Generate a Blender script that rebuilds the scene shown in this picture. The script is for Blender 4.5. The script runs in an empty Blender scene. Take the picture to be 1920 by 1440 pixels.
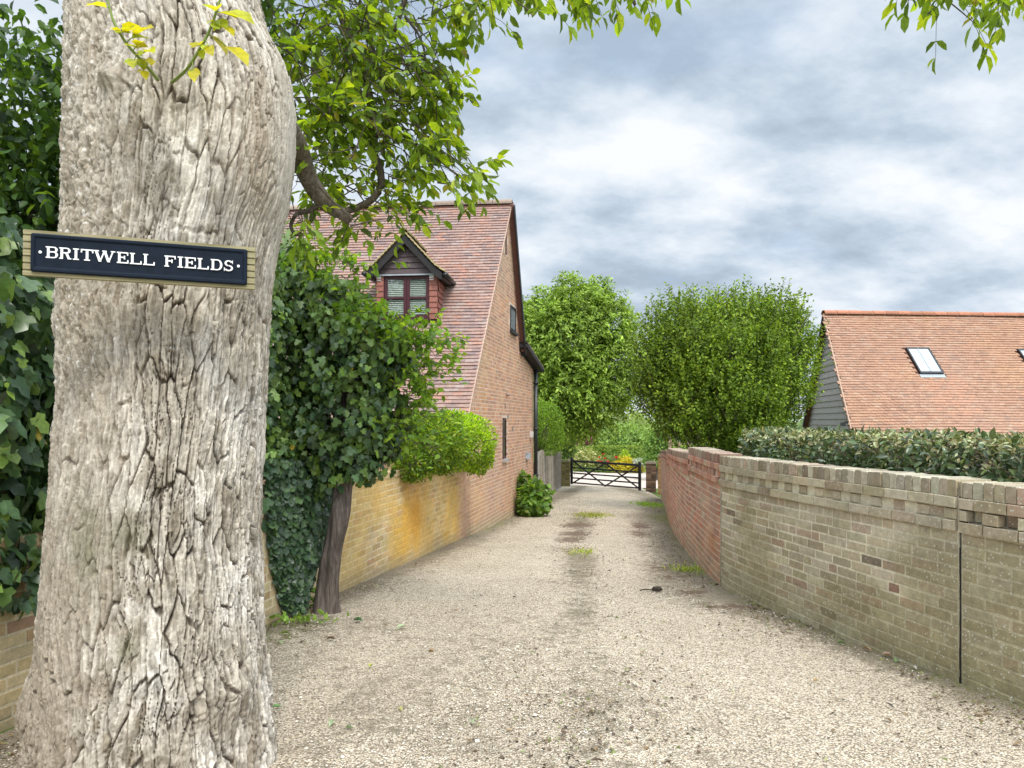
import bpy, math, random
import numpy as np
from mathutils import Vector

# ------------------------------------------------------------------ camera, sky, sun
F, CX, CY, H = 1386.0, 960.0, 790.0, 1.38      # focal length (px of a 1920 wide frame), horizon row, eye height
scene = bpy.context.scene
col = scene.collection
cam_d = bpy.data.cameras.new('camera'); cam = bpy.data.objects.new('camera', cam_d); col.objects.link(cam)
cam_d.sensor_width = 36.0; cam_d.lens = 36.0 * F / 1920.0; cam_d.shift_y = (CY - 720.0) / 1920.0
cam_d.clip_start = 0.05; cam_d.clip_end = 2000
cam.location = (0, 0, H); cam.rotation_euler = (math.pi / 2, 0, 0)
scene.camera = cam
SUN_EL = math.radians(52); SUN_AZ = (0.26, -0.966)       # the sun stands behind the camera to the right, veiled by cloud
world = bpy.data.worlds.new('World'); scene.world = world; world.use_nodes = True
sun_d = bpy.data.lights.new('sun', 'SUN'); sun = bpy.data.objects.new('sun', sun_d); col.objects.link(sun)
sun_d.energy = 1.15; sun_d.angle = math.radians(16); sun_d.color = (1.0, 0.95, 0.87)
sdir = Vector((SUN_AZ[0] * math.cos(SUN_EL), SUN_AZ[1] * math.cos(SUN_EL), math.sin(SUN_EL)))
sun.rotation_euler = (-sdir).to_track_quat('-Z', 'Y').to_euler(); sun.location = sdir * 60
scene.view_settings.view_transform = 'Standard'; scene.view_settings.look = 'None'
scene.view_settings.gamma = 1.0; scene.view_settings.exposure = 1.2


class NT:
    """small helper for building node trees"""
    def __init__(s, tree): s.t = tree; s.n = tree.nodes; s.l = tree.links
    def new(s, kind, **kw):
        nd = s.n.new(kind)
        for k, v in kw.items():
            if k.startswith('i_'):
                key = k[2:]
                key = int(key) if key.isdigit() else key.replace('_', ' ')
                s.put(nd.inputs[key], v)
            else: setattr(nd, k, v)
        return nd
    def put(s, sock, v):
        if hasattr(v, 'bl_rna') and isinstance(v, bpy.types.NodeSocket): s.l.new(v, sock)
        elif isinstance(v, (tuple, list)) and len(v) == 3 and sock.type == 'RGBA': sock.default_value = (*v, 1)
        else: sock.default_value = v
    def math(s, op, a, b=0.0, c=0.0, clamp=False):
        nd = s.n.new('ShaderNodeMath'); nd.operation = op; nd.use_clamp = clamp
        s.put(nd.inputs[0], a); s.put(nd.inputs[1], b)
        if len(nd.inputs) > 2: s.put(nd.inputs[2], c)
        return nd.outputs[0]
    def mix(s, f, a, b, blend='MIX'):
        nd = s.n.new('ShaderNodeMix'); nd.data_type = 'RGBA'; nd.blend_type = blend; nd.clamp_factor = True
        s.put(nd.inputs[0], f); s.put(nd.inputs[6], a); s.put(nd.inputs[7], b)
        return nd.outputs[2]
    def ramp(s, f, stops, interp='LINEAR'):
        nd = s.n.new('ShaderNodeValToRGB'); s.put(nd.inputs[0], f); cr = nd.color_ramp; cr.interpolation = interp
        while len(cr.elements) < len(stops): cr.elements.new(0.5)
        for e, (p, c) in zip(cr.elements, stops):
            e.position = p; e.color = (*c, 1) if isinstance(c, (tuple, list)) else (c, c, c, 1)
        return nd.outputs[0]
    def noise(s, vec, scale, detail=4.0, rough=0.55, dist=0.0):
        nd = s.n.new('ShaderNodeTexNoise'); s.put(nd.inputs['Vector'], vec)
        nd.inputs['Scale'].default_value = scale; nd.inputs['Detail'].default_value = detail
        nd.inputs['Roughness'].default_value = rough; nd.inputs['Distortion'].default_value = dist
        return nd.outputs['Fac']
    def smooth(s, v, lo, hi):
        nd = s.n.new('ShaderNodeMapRange'); nd.interpolation_type = 'SMOOTHSTEP'; s.put(nd.inputs[0], v)
        nd.inputs[1].default_value = lo; nd.inputs[2].default_value = hi
        return nd.outputs[0]


def build_sky():
    W = NT(world.node_tree); W.n.clear()
    out = W.new('ShaderNodeOutputWorld'); bg = W.new('ShaderNodeBackground')
    sky = W.new('ShaderNodeTexSky', sky_type='NISHITA', sun_disc=False, sun_elevation=SUN_EL,
                sun_rotation=math.atan2(SUN_AZ[0], SUN_AZ[1]), air_density=1.0, dust_density=1.5, ozone_density=1.0)
    tc = W.new('ShaderNodeTexCoord'); sep = W.new('ShaderNodeSeparateXYZ', i_0=tc.outputs['Generated'])
    x, y, z = sep.outputs
    zc = W.math('ADD', W.math('MAXIMUM', z, 0.0), 0.34)
    comb = W.new('ShaderNodeCombineXYZ', i_0=W.math('DIVIDE', x, zc), i_1=W.math('DIVIDE', y, zc), i_2=0.0)
    mp = W.new('ShaderNodeMapping', i_Vector=comb.outputs[0]); mp.inputs['Scale'].default_value = (1.55, 2.0, 1.0)
    mp.inputs['Rotation'].default_value = (0, 0, math.radians(-28)); mp.inputs['Location'].default_value = (3.1, 0.4, 0)
    n1 = W.noise(mp.outputs[0], 1.0, 9.0, 0.5, 0.0)
    n2 = W.noise(mp.outputs[0], 2.5, 11.0, 0.60, 0.0)
    n3 = W.noise(mp.outputs[0], 0.4, 3.0, 0.5)
    d = W.math('ADD', W.math('MULTIPLY', n1, 0.54), W.math('ADD', W.math('MULTIPLY', n2, 0.50), W.math('MULTIPLY', n3, 0.13)))
    cloud = W.ramp(d, [(0.46, (2.15, 2.6, 3.1)), (0.53, (2.8, 3.3, 3.88)), (0.58, (3.45, 3.9, 4.4)), (0.63, (4.1, 4.42, 4.8)), (0.69, (4.75, 4.92, 5.15))])
    cover = W.math('ADD', 0.5, W.math('MULTIPLY', W.smooth(W.math('ADD', W.math('MULTIPLY', n1, 0.6), W.math('MULTIPLY', n3, 0.4)), 0.34, 0.46), 0.5))
    blue = W.mix(0.3, (2.5, 3.3, 4.5), sky.outputs[0])
    c = W.mix(cover, blue, cloud)
    # the cloud deck is brighter overhead and round the veiled sun
    dt = W.new('ShaderNodeVectorMath', operation='DOT_PRODUCT'); W.put(dt.inputs[0], tc.outputs['Generated']); dt.inputs[1].default_value = tuple(sdir)
    glow = W.math('ADD', W.math('ADD', 1.0, W.math('MULTIPLY', W.smooth(z, 0.5, 0.9), 1.5)), W.math('MULTIPLY', W.smooth(dt.outputs['Value'], 0.2, 1.0), 1.6))
    c = W.mix(1.0, c, W.new('ShaderNodeCombineXYZ', i_0=glow, i_1=glow, i_2=glow).outputs[0], 'MULTIPLY')
    low = W.smooth(z, -0.02, 0.12)
    c = W.mix(W.math('MULTIPLY', W.math('SUBTRACT', 1.0, low), 0.6), c, (4.3, 4.6, 4.9))
    W.put(bg.inputs[0], c); bg.inputs[1].default_value = 0.088
    W.l.new(bg.outputs[0], out.inputs[0])
build_sky()


# ------------------------------------------------------------------ numbers
def P(px, py, Y): return np.array([(px - CX) / F * Y, Y, H - (py - CY) / F * Y])
def lin(r, g, b):
    def f(c):
        c /= 255.0
        return c / 12.92 if c <= 0.04045 else ((c + 0.055) / 1.055) ** 2.4
    c = np.array([f(r), f(g), f(b)]); return 0.78 * (c * 0.87 + 0.13 * np.dot(c, (0.3, 0.6, 0.1)))
def sstep(a, b, x):
    t = np.clip((np.asarray(x, float) - a) / (b - a), 0, 1); return t * t * (3 - 2 * t)
def _hash(ix, iy, iz, seed):
    h = (ix * 374761393 + iy * 668265263 + iz * 2147483647 + seed * 1442695041) & 0xFFFFFFFF
    h = ((h ^ (h >> 13)) * 1274126177) & 0xFFFFFFFF
    h = ((h ^ (h >> 16)) * 2246822519) & 0xFFFFFFFF
    return ((h ^ (h >> 15)) & 0xFFFFFF) / float(0xFFFFFF)
def vn(x, y, z=0.0, seed=0):
    x, y, z = np.broadcast_arrays(np.asarray(x, float), np.asarray(y, float), np.asarray(z, float))
    ix, iy, iz = [np.floor(a).astype(np.int64) for a in (x, y, z)]
    fx, fy, fz = x - ix, y - iy, z - iz
    fx, fy, fz = [a * a * a * (a * (a * 6 - 15) + 10) for a in (fx, fy, fz)]
    r = 0
    for dx in (0, 1):
        for dy in (0, 1):
            for dz in (0, 1):
                w = (fx if dx else 1 - fx) * (fy if dy else 1 - fy) * (fz if dz else 1 - fz)
                r = r + w * _hash(ix + dx, iy + dy, iz + dz, seed)
    return r * 2 - 1
def fbm(x, y, z=0.0, oct=4, seed=0, gain=0.5):
    a, s, f = 1.0, 0.0, 1.0
    for o in range(oct):
        s = s + a * vn(np.asarray(x) * f, np.asarray(y) * f, np.asarray(z) * f, seed + 17 * o); a *= gain; f *= 2.03
    return s
def unit(v): return v / np.maximum(np.linalg.norm(v, axis=-1, keepdims=True), 1e-9)
def ground(x, y):
    x = np.asarray(x, float); y = np.asarray(y, float)
    z = -0.045 * np.minimum(y, 33) - 0.02 * np.clip(y - 33, 0, 40) - 0.005 * np.clip(y - 73, 0, 400)
    return z - 0.04 * np.clip(x - 2.6, 0, 4) * sstep(15, 28, y)


# ------------------------------------------------------------------ scene tree
def put(name, data, parent=None, loc=None):
    o = bpy.data.objects.new(name, data); col.objects.link(o)
    if loc is not None: o.location = loc
    if parent is not None: o.parent = parent
    return o
def tag(o, label=None, cat=None, group=None, kind=None):
    for k, v in (('label', label), ('category', cat), ('group', group), ('kind', kind)):
        if v: o[k] = v
    return o
def thing(name, loc, label, cat, group=None):
    return tag(put(name, None, None, tuple(float(v) for v in loc)), label, cat, group)
def world_loc(o):
    v = Vector((0, 0, 0))
    while o is not None: v += o.location; o = o.parent
    return np.array(v)
def mesh(name, V, faces, mat, parent=None, col_attr=None, smooth=False, uv=None):
    """V in world coordinates; faces a list of index lists or an int array (n,3|4)"""
    me = bpy.data.meshes.new(name); V = np.asarray(V, np.float64).reshape(-1, 3)
    if parent is not None: V = V - world_loc(parent)
    if isinstance(faces, np.ndarray):
        n, k = faces.shape
        loops = faces.reshape(-1); starts = np.arange(n) * k
    else:
        loops = np.array([i for f in faces for i in f]); tot = np.array([len(f) for f in faces]); starts = np.concatenate(([0], np.cumsum(tot)[:-1])); n = len(faces)
    me.vertices.add(len(V)); me.vertices.foreach_set('co', V.astype(np.float32).ravel())
    me.loops.add(len(loops)); me.loops.foreach_set('vertex_index', loops.astype(np.int32))
    me.polygons.add(n); me.polygons.foreach_set('loop_start', starts.astype(np.int32))
    me.polygons.foreach_set('use_smooth', np.full(n, bool(smooth)))
    me.update(calc_edges=True)
    if col_attr is not None:
        ca = me.color_attributes.new('col', 'FLOAT_COLOR', 'POINT'); c = np.ones((len(V), 4), np.float32)
        c[:, :np.shape(col_attr)[-1]] = col_attr; ca.data.foreach_set('color', c.ravel())
    me.materials.append(mat)
    o = put(name, me, parent)
    return o


class Geo:
    """collects boxes, prisms and tubes for ONE mesh"""
    def __init__(s): s.V = []; s.F = []; s.C = []; s.n = 0
    def add(s, V, Fc, c=None):
        V = np.asarray(V, float).reshape(-1, 3); s.V.append(V); s.F += [[i + s.n for i in f] for f in Fc]
        cc = np.ones((len(V), 3)); 
        if c is not None: cc[:] = c
        s.C.append(cc); s.n += len(V)
    def box(s, o, a, b, c, colr=None):
        """o corner, a b c edge vectors"""
        o, a, b, c = [np.asarray(v, float) for v in (o, a, b, c)]
        V = [o, o + a, o + a + b, o + b, o + c, o + a + c, o + a + b + c, o + b + c]
        Fc = [[0, 3, 2, 1], [4, 5, 6, 7], [0, 1, 5, 4], [1, 2, 6, 5], [2, 3, 7, 6], [3, 0, 4, 7]]
        if np.dot(np.cross(a, b), c) < 0: Fc = [f[::-1] for f in Fc]
        s.add(V, Fc, colr)
    def cbox(s, ctr, a, b, c, colr=None):
        ctr, a, b, c = [np.asarray(v, float) for v in (ctr, a, b, c)]; s.box(ctr - (a + b + c) / 2, a, b, c, colr)
    def prism(s, poly, ext, colr=None):
        poly = np.asarray(poly, float); n = len(poly); ext = np.asarray(ext, float)
        V = np.vstack([poly, poly + ext]); Fc = [list(range(n))[::-1], list(range(n, 2 * n))] + [[i, (i + 1) % n, n + (i + 1) % n, n + i] for i in range(n)]
        s.add(V, Fc, colr)
    def tube(s, pts, rad, k=8, colr=None, cap=True, bump=0.0):
        pts = np.asarray(pts, float); n = len(pts); rad = np.broadcast_to(np.asarray(rad, float), (n,))
        T = unit(np.gradient(pts, axis=0)); up = np.array([0.31, 0.17, 0.93]); up = up if abs(np.dot(T[0], up)) < 0.95 else np.array([1.0, 0, 0])
        B = unit(np.cross(T, up)); N = np.cross(B, T)
        th = np.arange(k) / k * 2 * np.pi
        V = pts[:, None, :] + rad[:, None, None] * (np.cos(th)[None, :, None] * N[:, None, :] + np.sin(th)[None, :, None] * B[:, None, :])
        V = V.reshape(-1, 3)
        if bump: V = V + bump * np.stack([vn(V[:, 0] * 30, V[:, 1] * 30, V[:, 2] * 12, q) for q in (1, 2, 3)], 1)
        Fc = [[i * k + j, i * k + (j + 1) % k, (i + 1) * k + (j + 1) % k, (i + 1) * k + j] for i in range(n - 1) for j in range(k)]
        if cap: Fc += [list(range(k))[::-1], [(n - 1) * k + j for j in range(k)]]
        s.add(V, Fc, colr)
    def build(s, name, mat, parent=None, smooth=False):
        return mesh(name, np.vstack(s.V), s.F, mat, parent, np.vstack(s.C), smooth)
def spline(pts, n):
    pts = np.asarray(pts, float); m = len(pts); t = np.linspace(0, m - 1, n); out = []
    for q in t:
        i = min(int(q), m - 2); f = q - i
        p0, p1, p2, p3 = pts[max(i - 1, 0)], pts[i], pts[i + 1], pts[min(i + 2, m - 1)]
        out.append(0.5 * ((2 * p1) + (p2 - p0) * f + (2 * p0 - 5 * p1 + 4 * p2 - p3) * f * f + (3 * p1 - p0 - 3 * p2 + p3) * f ** 3))
    return np.array(out)


# ------------------------------------------------------------------ materials
def newmat(name):
    m = bpy.data.materials.new(name); m.use_nodes = True; t = NT(m.node_tree); t.n.clear()
    out = t.new('ShaderNodeOutputMaterial'); return m, t, out
def principled(t, out, base, rough=0.7, spec=0.3, metal=0.0, bump=None, bstr=0.3, bdist=0.01):
    b = t.new('ShaderNodeBsdfPrincipled'); t.put(b.inputs['Base Color'], base); t.put(b.inputs['Roughness'], rough)
    b.inputs['Specular IOR Level'].default_value = spec; b.inputs['Metallic'].default_value = metal
    if bump is not None:
        bp = t.new('ShaderNodeBump'); bp.inputs['Strength'].default_value = bstr; bp.inputs['Distance'].default_value = bdist
        t.put(bp.inputs['Height'], bump); t.l.new(bp.outputs[0], b.inputs['Normal'])
    t.l.new(b.outputs[0], out.inputs[0]); return b
def objpos(t): return t.new('ShaderNodeNewGeometry').outputs['Position']
def attr(t): return t.new('ShaderNodeAttribute', attribute_name='col').outputs['Color']

def mat_leaf(name, trans=0.35, rough=0.45, spec=0.35, tint=(1.35, 1.25, 0.45)):
    m, t, out = newmat(name)
    c = attr(t)
    n = t.noise(objpos(t), 45.0, 2.0)
    c = t.mix(1.0, c, t.ramp(n, [(0.3, 0.8), (0.7, 1.2)]), 'MULTIPLY')
    b = t.new('ShaderNodeBsdfPrincipled'); t.put(b.inputs['Base Color'], c); b.inputs['Roughness'].default_value = rough; b.inputs['Specular IOR Level'].default_value = spec
    tr = t.new('ShaderNodeBsdfTranslucent'); t.put(tr.inputs[0], t.mix(1.0, c, tint, 'MULTIPLY'))
    mx = t.new('ShaderNodeMixShader'); mx.inputs[0].default_value = trans
    t.l.new(b.outputs[0], mx.inputs[1]); t.l.new(tr.outputs[0], mx.inputs[2]); t.l.new(mx.outputs[0], out.inputs[0])
    return m
def mat_attr(name, rough=0.85, spec=0.2, nscale=25.0, var=0.25, bstr=0.4, bdist=0.004, lichen=0.0, lcol=(0.62, 0.6, 0.52), lscale=28.0):
    """colour from the per-vertex attribute (one tint per brick, tile or board) with grain and lichen spots"""
    m, t, out = newmat(name); p = objpos(t); c = attr(t)
    n = t.noise(p, nscale, 5.0, 0.65); n2 = t.noise(p, 140.0, 3.0, 0.6)
    c = t.mix(1.0, c, t.ramp(n, [(0.25, 1 - var), (0.75, 1 + var)]), 'MULTIPLY')
    c = t.mix(1.0, c, t.ramp(n2, [(0.3, 1 - var * 0.6), (0.7, 1 + var * 0.6)]), 'MULTIPLY')
    if lichen > 0:
        v = t.new('ShaderNodeTexVoronoi', feature='F1'); t.put(v.inputs['Vector'], p); v.inputs['Scale'].default_value = lscale
        sp = t.math('MULTIPLY', t.smooth(t.math('ADD', v.outputs['Distance'], t.math('MULTIPLY', n2, 0.25)), 0.36, 0.26), t.smooth(t.noise(p, 3.0, 3.0), 0.36, 0.54))
        c = t.mix(t.math('MULTIPLY', sp, lichen), c, lcol)
    principled(t, out, c, rough, spec, 0, t.math('ADD', n, t.math('MULTIPLY', n2, 0.6)), bstr, bdist)
    return m
def mat_plain(name, c, rough=0.5, spec=0.4, metal=0.0, var=0.15, scale=12.0, bstr=0.15):
    m, t, out = newmat(name); n = t.noise(objpos(t), scale, 5.0, 0.6)
    cc = t.mix(1.0, tuple(c), t.ramp(n, [(0.25, 1 - var), (0.75, 1 + var)]), 'MULTIPLY')
    principled(t, out, cc, rough, spec, metal, n, bstr, 0.003); return m
def mat_bark(name, a, b, c3, sx=30.0, sz=5.0, bstr=0.8):
    m, t, out = newmat(name); mp = t.new('ShaderNodeMapping', i_Vector=objpos(t)); mp.inputs['Scale'].default_value = (sx, sx, sz)
    n = t.noise(mp.outputs[0], 1.0, 6.0, 0.65, 0.6); n2 = t.noise(objpos(t), 4.0, 4.0)
    c = t.ramp(n, [(0.3, tuple(a)), (0.5, tuple(b)), (0.72, tuple(c3))]); c = t.mix(1.0, c, t.ramp(n2, [(0.3, 0.75), (0.7, 1.2)]), 'MULTIPLY')
    principled(t, out, c, 0.9, 0.15, 0, n, bstr, 0.012); return m
def mat_glass(name, tintc, rough=0.08):
    m, t, out = newmat(name); b = principled(t, out, tuple(tintc), rough, 0.8); return m

LEAF = mat_leaf('leaf_thin', 0.5, 0.45, 0.35, (1.5, 1.4, 0.4))
LEAF_FAR = mat_leaf('leaf_far', 0.4, 0.55, 0.25, (1.25, 1.2, 0.6))
LEAF_IVY = mat_leaf('leaf_ivy', 0.15, 0.34, 0.5, (1.2, 1.2, 0.5))
LEAF_LAUREL = mat_leaf('leaf_laurel', 0.18, 0.3, 0.5, (1.2, 1.2, 0.5))
TWIG = mat_bark('twig_bark', (0.05, 0.04, 0.03), (0.10, 0.08, 0.06), (0.17, 0.14, 0.11), 60, 20)
BARK_SMALL = mat_bark('bark_brown', (0.05, 0.042, 0.036), (0.13, 0.105, 0.09), (0.24, 0.20, 0.175), 55, 5, 1.0)
SHOOT = mat_plain('green_shoot', (0.16, 0.22, 0.04), 0.5, 0.3)
BRICK = mat_attr('brickwork', 0.9, 0.15, 22.0, 0.22, 0.5, 0.004)
BRICK_LICHEN = mat_attr('lichened_brickwork', 0.92, 0.12, 22.0, 0.26, 0.6, 0.005, 0.9, (0.6, 0.59, 0.5), 34.0)
TILE = mat_attr('clay_tiles', 0.88, 0.18, 18.0, 0.25, 0.4, 0.003, 0.22, (0.42, 0.36, 0.28), 22.0)
BLACK_WOOD = mat_plain('black_stained_wood', (0.022, 0.02, 0.021), 0.65, 0.3, 0, 0.4, 18)
PLASTIC = mat_plain('black_plastic', (0.012, 0.013, 0.014), 0.35, 0.5)
GATE_PAINT = mat_plain('black_gate_paint', (0.014, 0.014, 0.015), 0.45, 0.4, 0, 0.3)
MAROON = mat_plain('maroon_window_frame', lin(82, 34, 44), 0.4, 0.4, 0, 0.1)
WHITE = mat_plain('white_lead', (0.62, 0.64, 0.66), 0.6, 0.3)
LEAD = mat_plain('grey_lead', (0.33, 0.37, 0.40), 0.5, 0.4)
CONCRETE = mat_plain('concrete', (0.34, 0.32, 0.29), 0.9, 0.15, 0, 0.25, 8)


# ------------------------------------------------------------------ ground
def make_ground():
    ys = np.concatenate([np.arange(-12, 0, 1.5), np.arange(0, 40, 0.8), np.arange(40, 120, 4), np.geomspace(120, 900, 14)])
    xs = np.concatenate([-np.geomspace(900, 30, 14), np.arange(-28, 28.1, 1.0), np.geomspace(30, 900, 14)])
    X, Y = np.meshgrid(xs, ys); Z = ground(X, Y) - 0.03
    V = np.stack([X, Y, Z], -1).reshape(-1, 3); nx, ny = len(xs), len(ys)
    i = np.arange(ny - 1)[:, None] * nx + np.arange(nx - 1)[None, :]
    Fc = np.stack([i, i + 1, i + nx + 1, i + nx], -1).reshape(-1, 4)
    m, t, out = newmat('garden_grass'); n = t.noise(objpos(t), 3.0, 6.0, 0.65); n2 = t.noise(objpos(t), 40.0, 3.0, 0.7)
    c = t.mix(n, (0.06, 0.10, 0.025), (0.16, 0.2, 0.05)); c = t.mix(1.0, c, t.ramp(n2, [(0.3, 0.6), (0.7, 1.3)]), 'MULTIPLY')
    principled(t, out, c, 0.95, 0.1, 0, n2, 0.8, 0.03)
    tag(mesh('ground', V, Fc, m, None, None, True), kind='structure')
make_ground()

def Lx(y): return -3.16 + 0.193 * np.asarray(y, float)                  # line of the left wall and the house gable
RW = np.array([(3.55, 1.6), (3.05, 3.2), (2.78, 4.02), (2.66, 4.6), (2.45, 5.7), (2.25, 6.9), (2.18, 7.72), (2.29, 8.95), (2.49, 10.65), (3.04, 14.2), (3.9, 18.8), (4.9, 24.3)])
def Rx(y): return np.interp(y, RW[:, 1], RW[:, 0])

def gravel_material(name, pale):
    m, t, out = newmat(name); p = objpos(t)
    a = t.new('ShaderNodeAttribute', attribute_name='col'); sp = t.new('ShaderNodeSeparateColor'); t.l.new(a.outputs['Color'], sp.inputs[0])
    dirt, green, brown = sp.outputs
    wp = t.new('ShaderNodeVectorMath', operation='ADD'); t.put(wp.inputs[0], p)
    nz = t.new('ShaderNodeTexNoise'); t.put(nz.inputs['Vector'], p); nz.inputs['Scale'].default_value = 60.0
    sc = t.new('ShaderNodeVectorMath', operation='SCALE'); t.put(sc.inputs[0], nz.outputs['Color']); sc.inputs['Scale'].default_value = 0.006
    t.put(wp.inputs[1], sc.outputs[0])
    v = t.new('ShaderNodeTexVoronoi', feature='F1'); t.put(v.inputs['Vector'], wp.outputs[0]); v.inputs['Scale'].default_value = 84.0
    v2 = t.new('ShaderNodeTexVoronoi', feature='F1'); t.put(v2.inputs['Vector'], wp.outputs[0]); v2.inputs['Scale'].default_value = 170.0
    sv = t.new('ShaderNodeSeparateColor'); t.l.new(v.outputs['Color'], sv.inputs[0]); sv2 = t.new('ShaderNodeSeparateColor'); t.l.new(v2.outputs['Color'], sv2.inputs[0])
    stone = [(0.0, (0.14, 0.105, 0.07)), (0.08, (0.28, 0.215, 0.148)), (0.22, (0.48, 0.395, 0.285)), (0.55, (0.61, 0.52, 0.395)), (0.84, (0.69, 0.61, 0.485)), (1.0, (0.76, 0.71, 0.61))]
    c1 = t.ramp(sv.outputs[0], stone); c2 = t.ramp(sv2.outputs[0], stone)
    c = t.mix(t.smooth(v.outputs['Distance'], 0.42, 0.6), c1, c2)
    # shade in the gaps between the stones, painted into the colour
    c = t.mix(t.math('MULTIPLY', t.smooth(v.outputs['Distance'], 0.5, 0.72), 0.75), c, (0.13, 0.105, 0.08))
    big = t.noise(p, 1.6, 5.0, 0.6); mid = t.noise(p, 9.0, 5.0, 0.7); fine = t.noise(p, 45.0, 4.0, 0.75)
    c = t.mix(1.0, c, t.ramp(big, [(0.3, (0.90, 0.88, 0.86)), (0.7, (1.08, 1.07, 1.05))]), 'MULTIPLY')
    dm = t.math('MULTIPLY', t.smooth(t.math('ADD', dirt, t.math('MULTIPLY', t.math('SUBTRACT', t.math('ADD', mid, t.math('MULTIPLY', fine, 0.8)), 0.9), 1.5)), 0.30, 0.72), 0.8)
    c = t.mix(dm, c, t.mix(sv2.outputs[1], (0.10, 0.08, 0.055), (0.30, 0.25, 0.18)))
    bm = t.math('MULTIPLY', t.smooth(t.math('ADD', brown, t.math('MULTIPLY', t.math('SUBTRACT', t.math('ADD', mid, fine), 1.0), 1.5)), 0.30, 0.62), 0.85)
    c = t.mix(bm, c, t.mix(sv2.outputs[0], (0.055, 0.035, 0.025), (0.2, 0.13, 0.09)))
    gm = t.math('MULTIPLY', t.smooth(t.math('ADD', green, t.math('MULTIPLY', t.math('SUBTRACT', t.math('ADD', mid, fine), 1.0), 1.6)), 0.36, 0.66), 0.75)
    c = t.mix(gm, c, t.mix(sv2.outputs[2], (0.12, 0.15, 0.035), (0.28, 0.3, 0.09)))
    if pale: c = t.mix(0.6, c, (0.62, 0.52, 0.46))
    hgt = t.math('ADD', t.math('SUBTRACT', 0.7, v.outputs['Distance']), t.math('MULTIPLY', sv.outputs[1], 0.35))
    principled(t, out, c, 0.9, 0.2, 0, hgt, 0.9, 0.012)
    return m
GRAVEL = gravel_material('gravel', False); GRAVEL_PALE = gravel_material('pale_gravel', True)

# bits of the drive as the photo shows them: (x, y, radius x, radius y, strength)
def spots(X, Y, lst):
    r = np.zeros_like(X)
    for (px, py, rx, ry, s) in lst:
        y0 = H / ((py - CY) / F - 0.045); x0 = (px - CX) / F * y0
        r = np.maximum(r, s * np.exp(-(((X - x0 - 0.09 * (Y - y0)) / rx) ** 2 + ((Y - y0) / ry) ** 2)))
    return r
def drive_attr(X, Y):
    wide = np.maximum(Rx(Y) - Lx(Y), 0.5); u = (X - Lx(Y)) / wide
    mid_x = -0.17 + 0.087 * Y                                           # strip between the wheel tracks
    dm = np.exp(-((X - mid_x - 0.22) / 0.27) ** 2) * (0.45 + 0.55 * sstep(3.5, 7.0, Y)) * (1 - 0.8 * sstep(15, 19, Y)) * (0.75 + 0.5 * fbm(X * 0.8, Y * 0.9, 0, 3, 12))
    edge_l = np.exp(-((X - Lx(Y)) / 0.42) ** 2) + 0.5 * np.exp(-((X - Lx(Y)) / 0.12) ** 2); edge_r = np.exp(-((Rx(Y) - X) / 0.38) ** 2) + 0.5 * np.exp(-((Rx(Y) - X) / 0.12) ** 2)
    nz = fbm(X * 1.1, Y * 0.5, 0, 4, 5)
    track = 0.5 * np.exp(-((X + 0.35 - 0.0 * Y) / 0.55) ** 2) * sstep(6.5, 4.5, Y)
    dirt = 0.17 + 0.62 * dm + 0.60 * edge_l + 0.75 * edge_r + 0.16 * nz + 0.30 * np.exp(-((X - Rx(Y) + 0.55) / 0.35) ** 2) * sstep(5.5, 7.5, Y) + 0.3 * sstep(7, 4.2, Y) * np.exp(-((X + 0.9) / 0.9) ** 2) + 0.25 * track
    dirt = dirt + spots(X, Y, [(1240, 1100, 0.5, 0.5, 0.1), (650, 1170, 0.7, 0.5, 0.25)])
    green = 0.03 + 0.26 * edge_r + 0.18 * edge_l + 0.20 * dm + spots(X, Y, [(1112, 966, 0.42, 1.0, 0.62), (1215, 945, 0.45, 1.6, 0.75), (1230, 970, 0.35, 1.2, 0.4), (1285, 1068, 0.25, 0.35, 0.4), (1090, 1035, 0.25, 0.5, 0.3), (520, 1190, 0.3, 0.3, 0.35), (560, 1165, 0.3, 0.3, 0.4), (930, 985, 0.3, 1.5, 0.25)])
    brown = 0.03 + 0.22 * dm + 0.26 * edge_r + 0.16 * edge_l + 0.14 * np.exp(-((X - Rx(Y) + 0.6) / 0.3) ** 2) + spots(X, Y, [(1085, 985, 0.4, 0.55, 0.7), (1075, 1000, 0.35, 0.5, 0.6), (1068, 1012, 0.3, 0.5, 0.55), (1060, 1030, 0.35, 0.4, 0.4), (1200, 985, 0.2, 0.9, 0.55), (1195, 1000, 0.2, 0.7, 0.4), (1235, 1065, 0.25, 0.4, 0.35), (1300, 1112, 0.14, 0.12, 0.75), (1265, 1080, 0.2, 0.25, 0.35), (1040, 1090, 0.3, 0.2, 0.3), (1370, 1140, 0.4, 0.12, 0.4)])
    return np.clip(np.stack([dirt, green, brown], -1), 0, 1)
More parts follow.
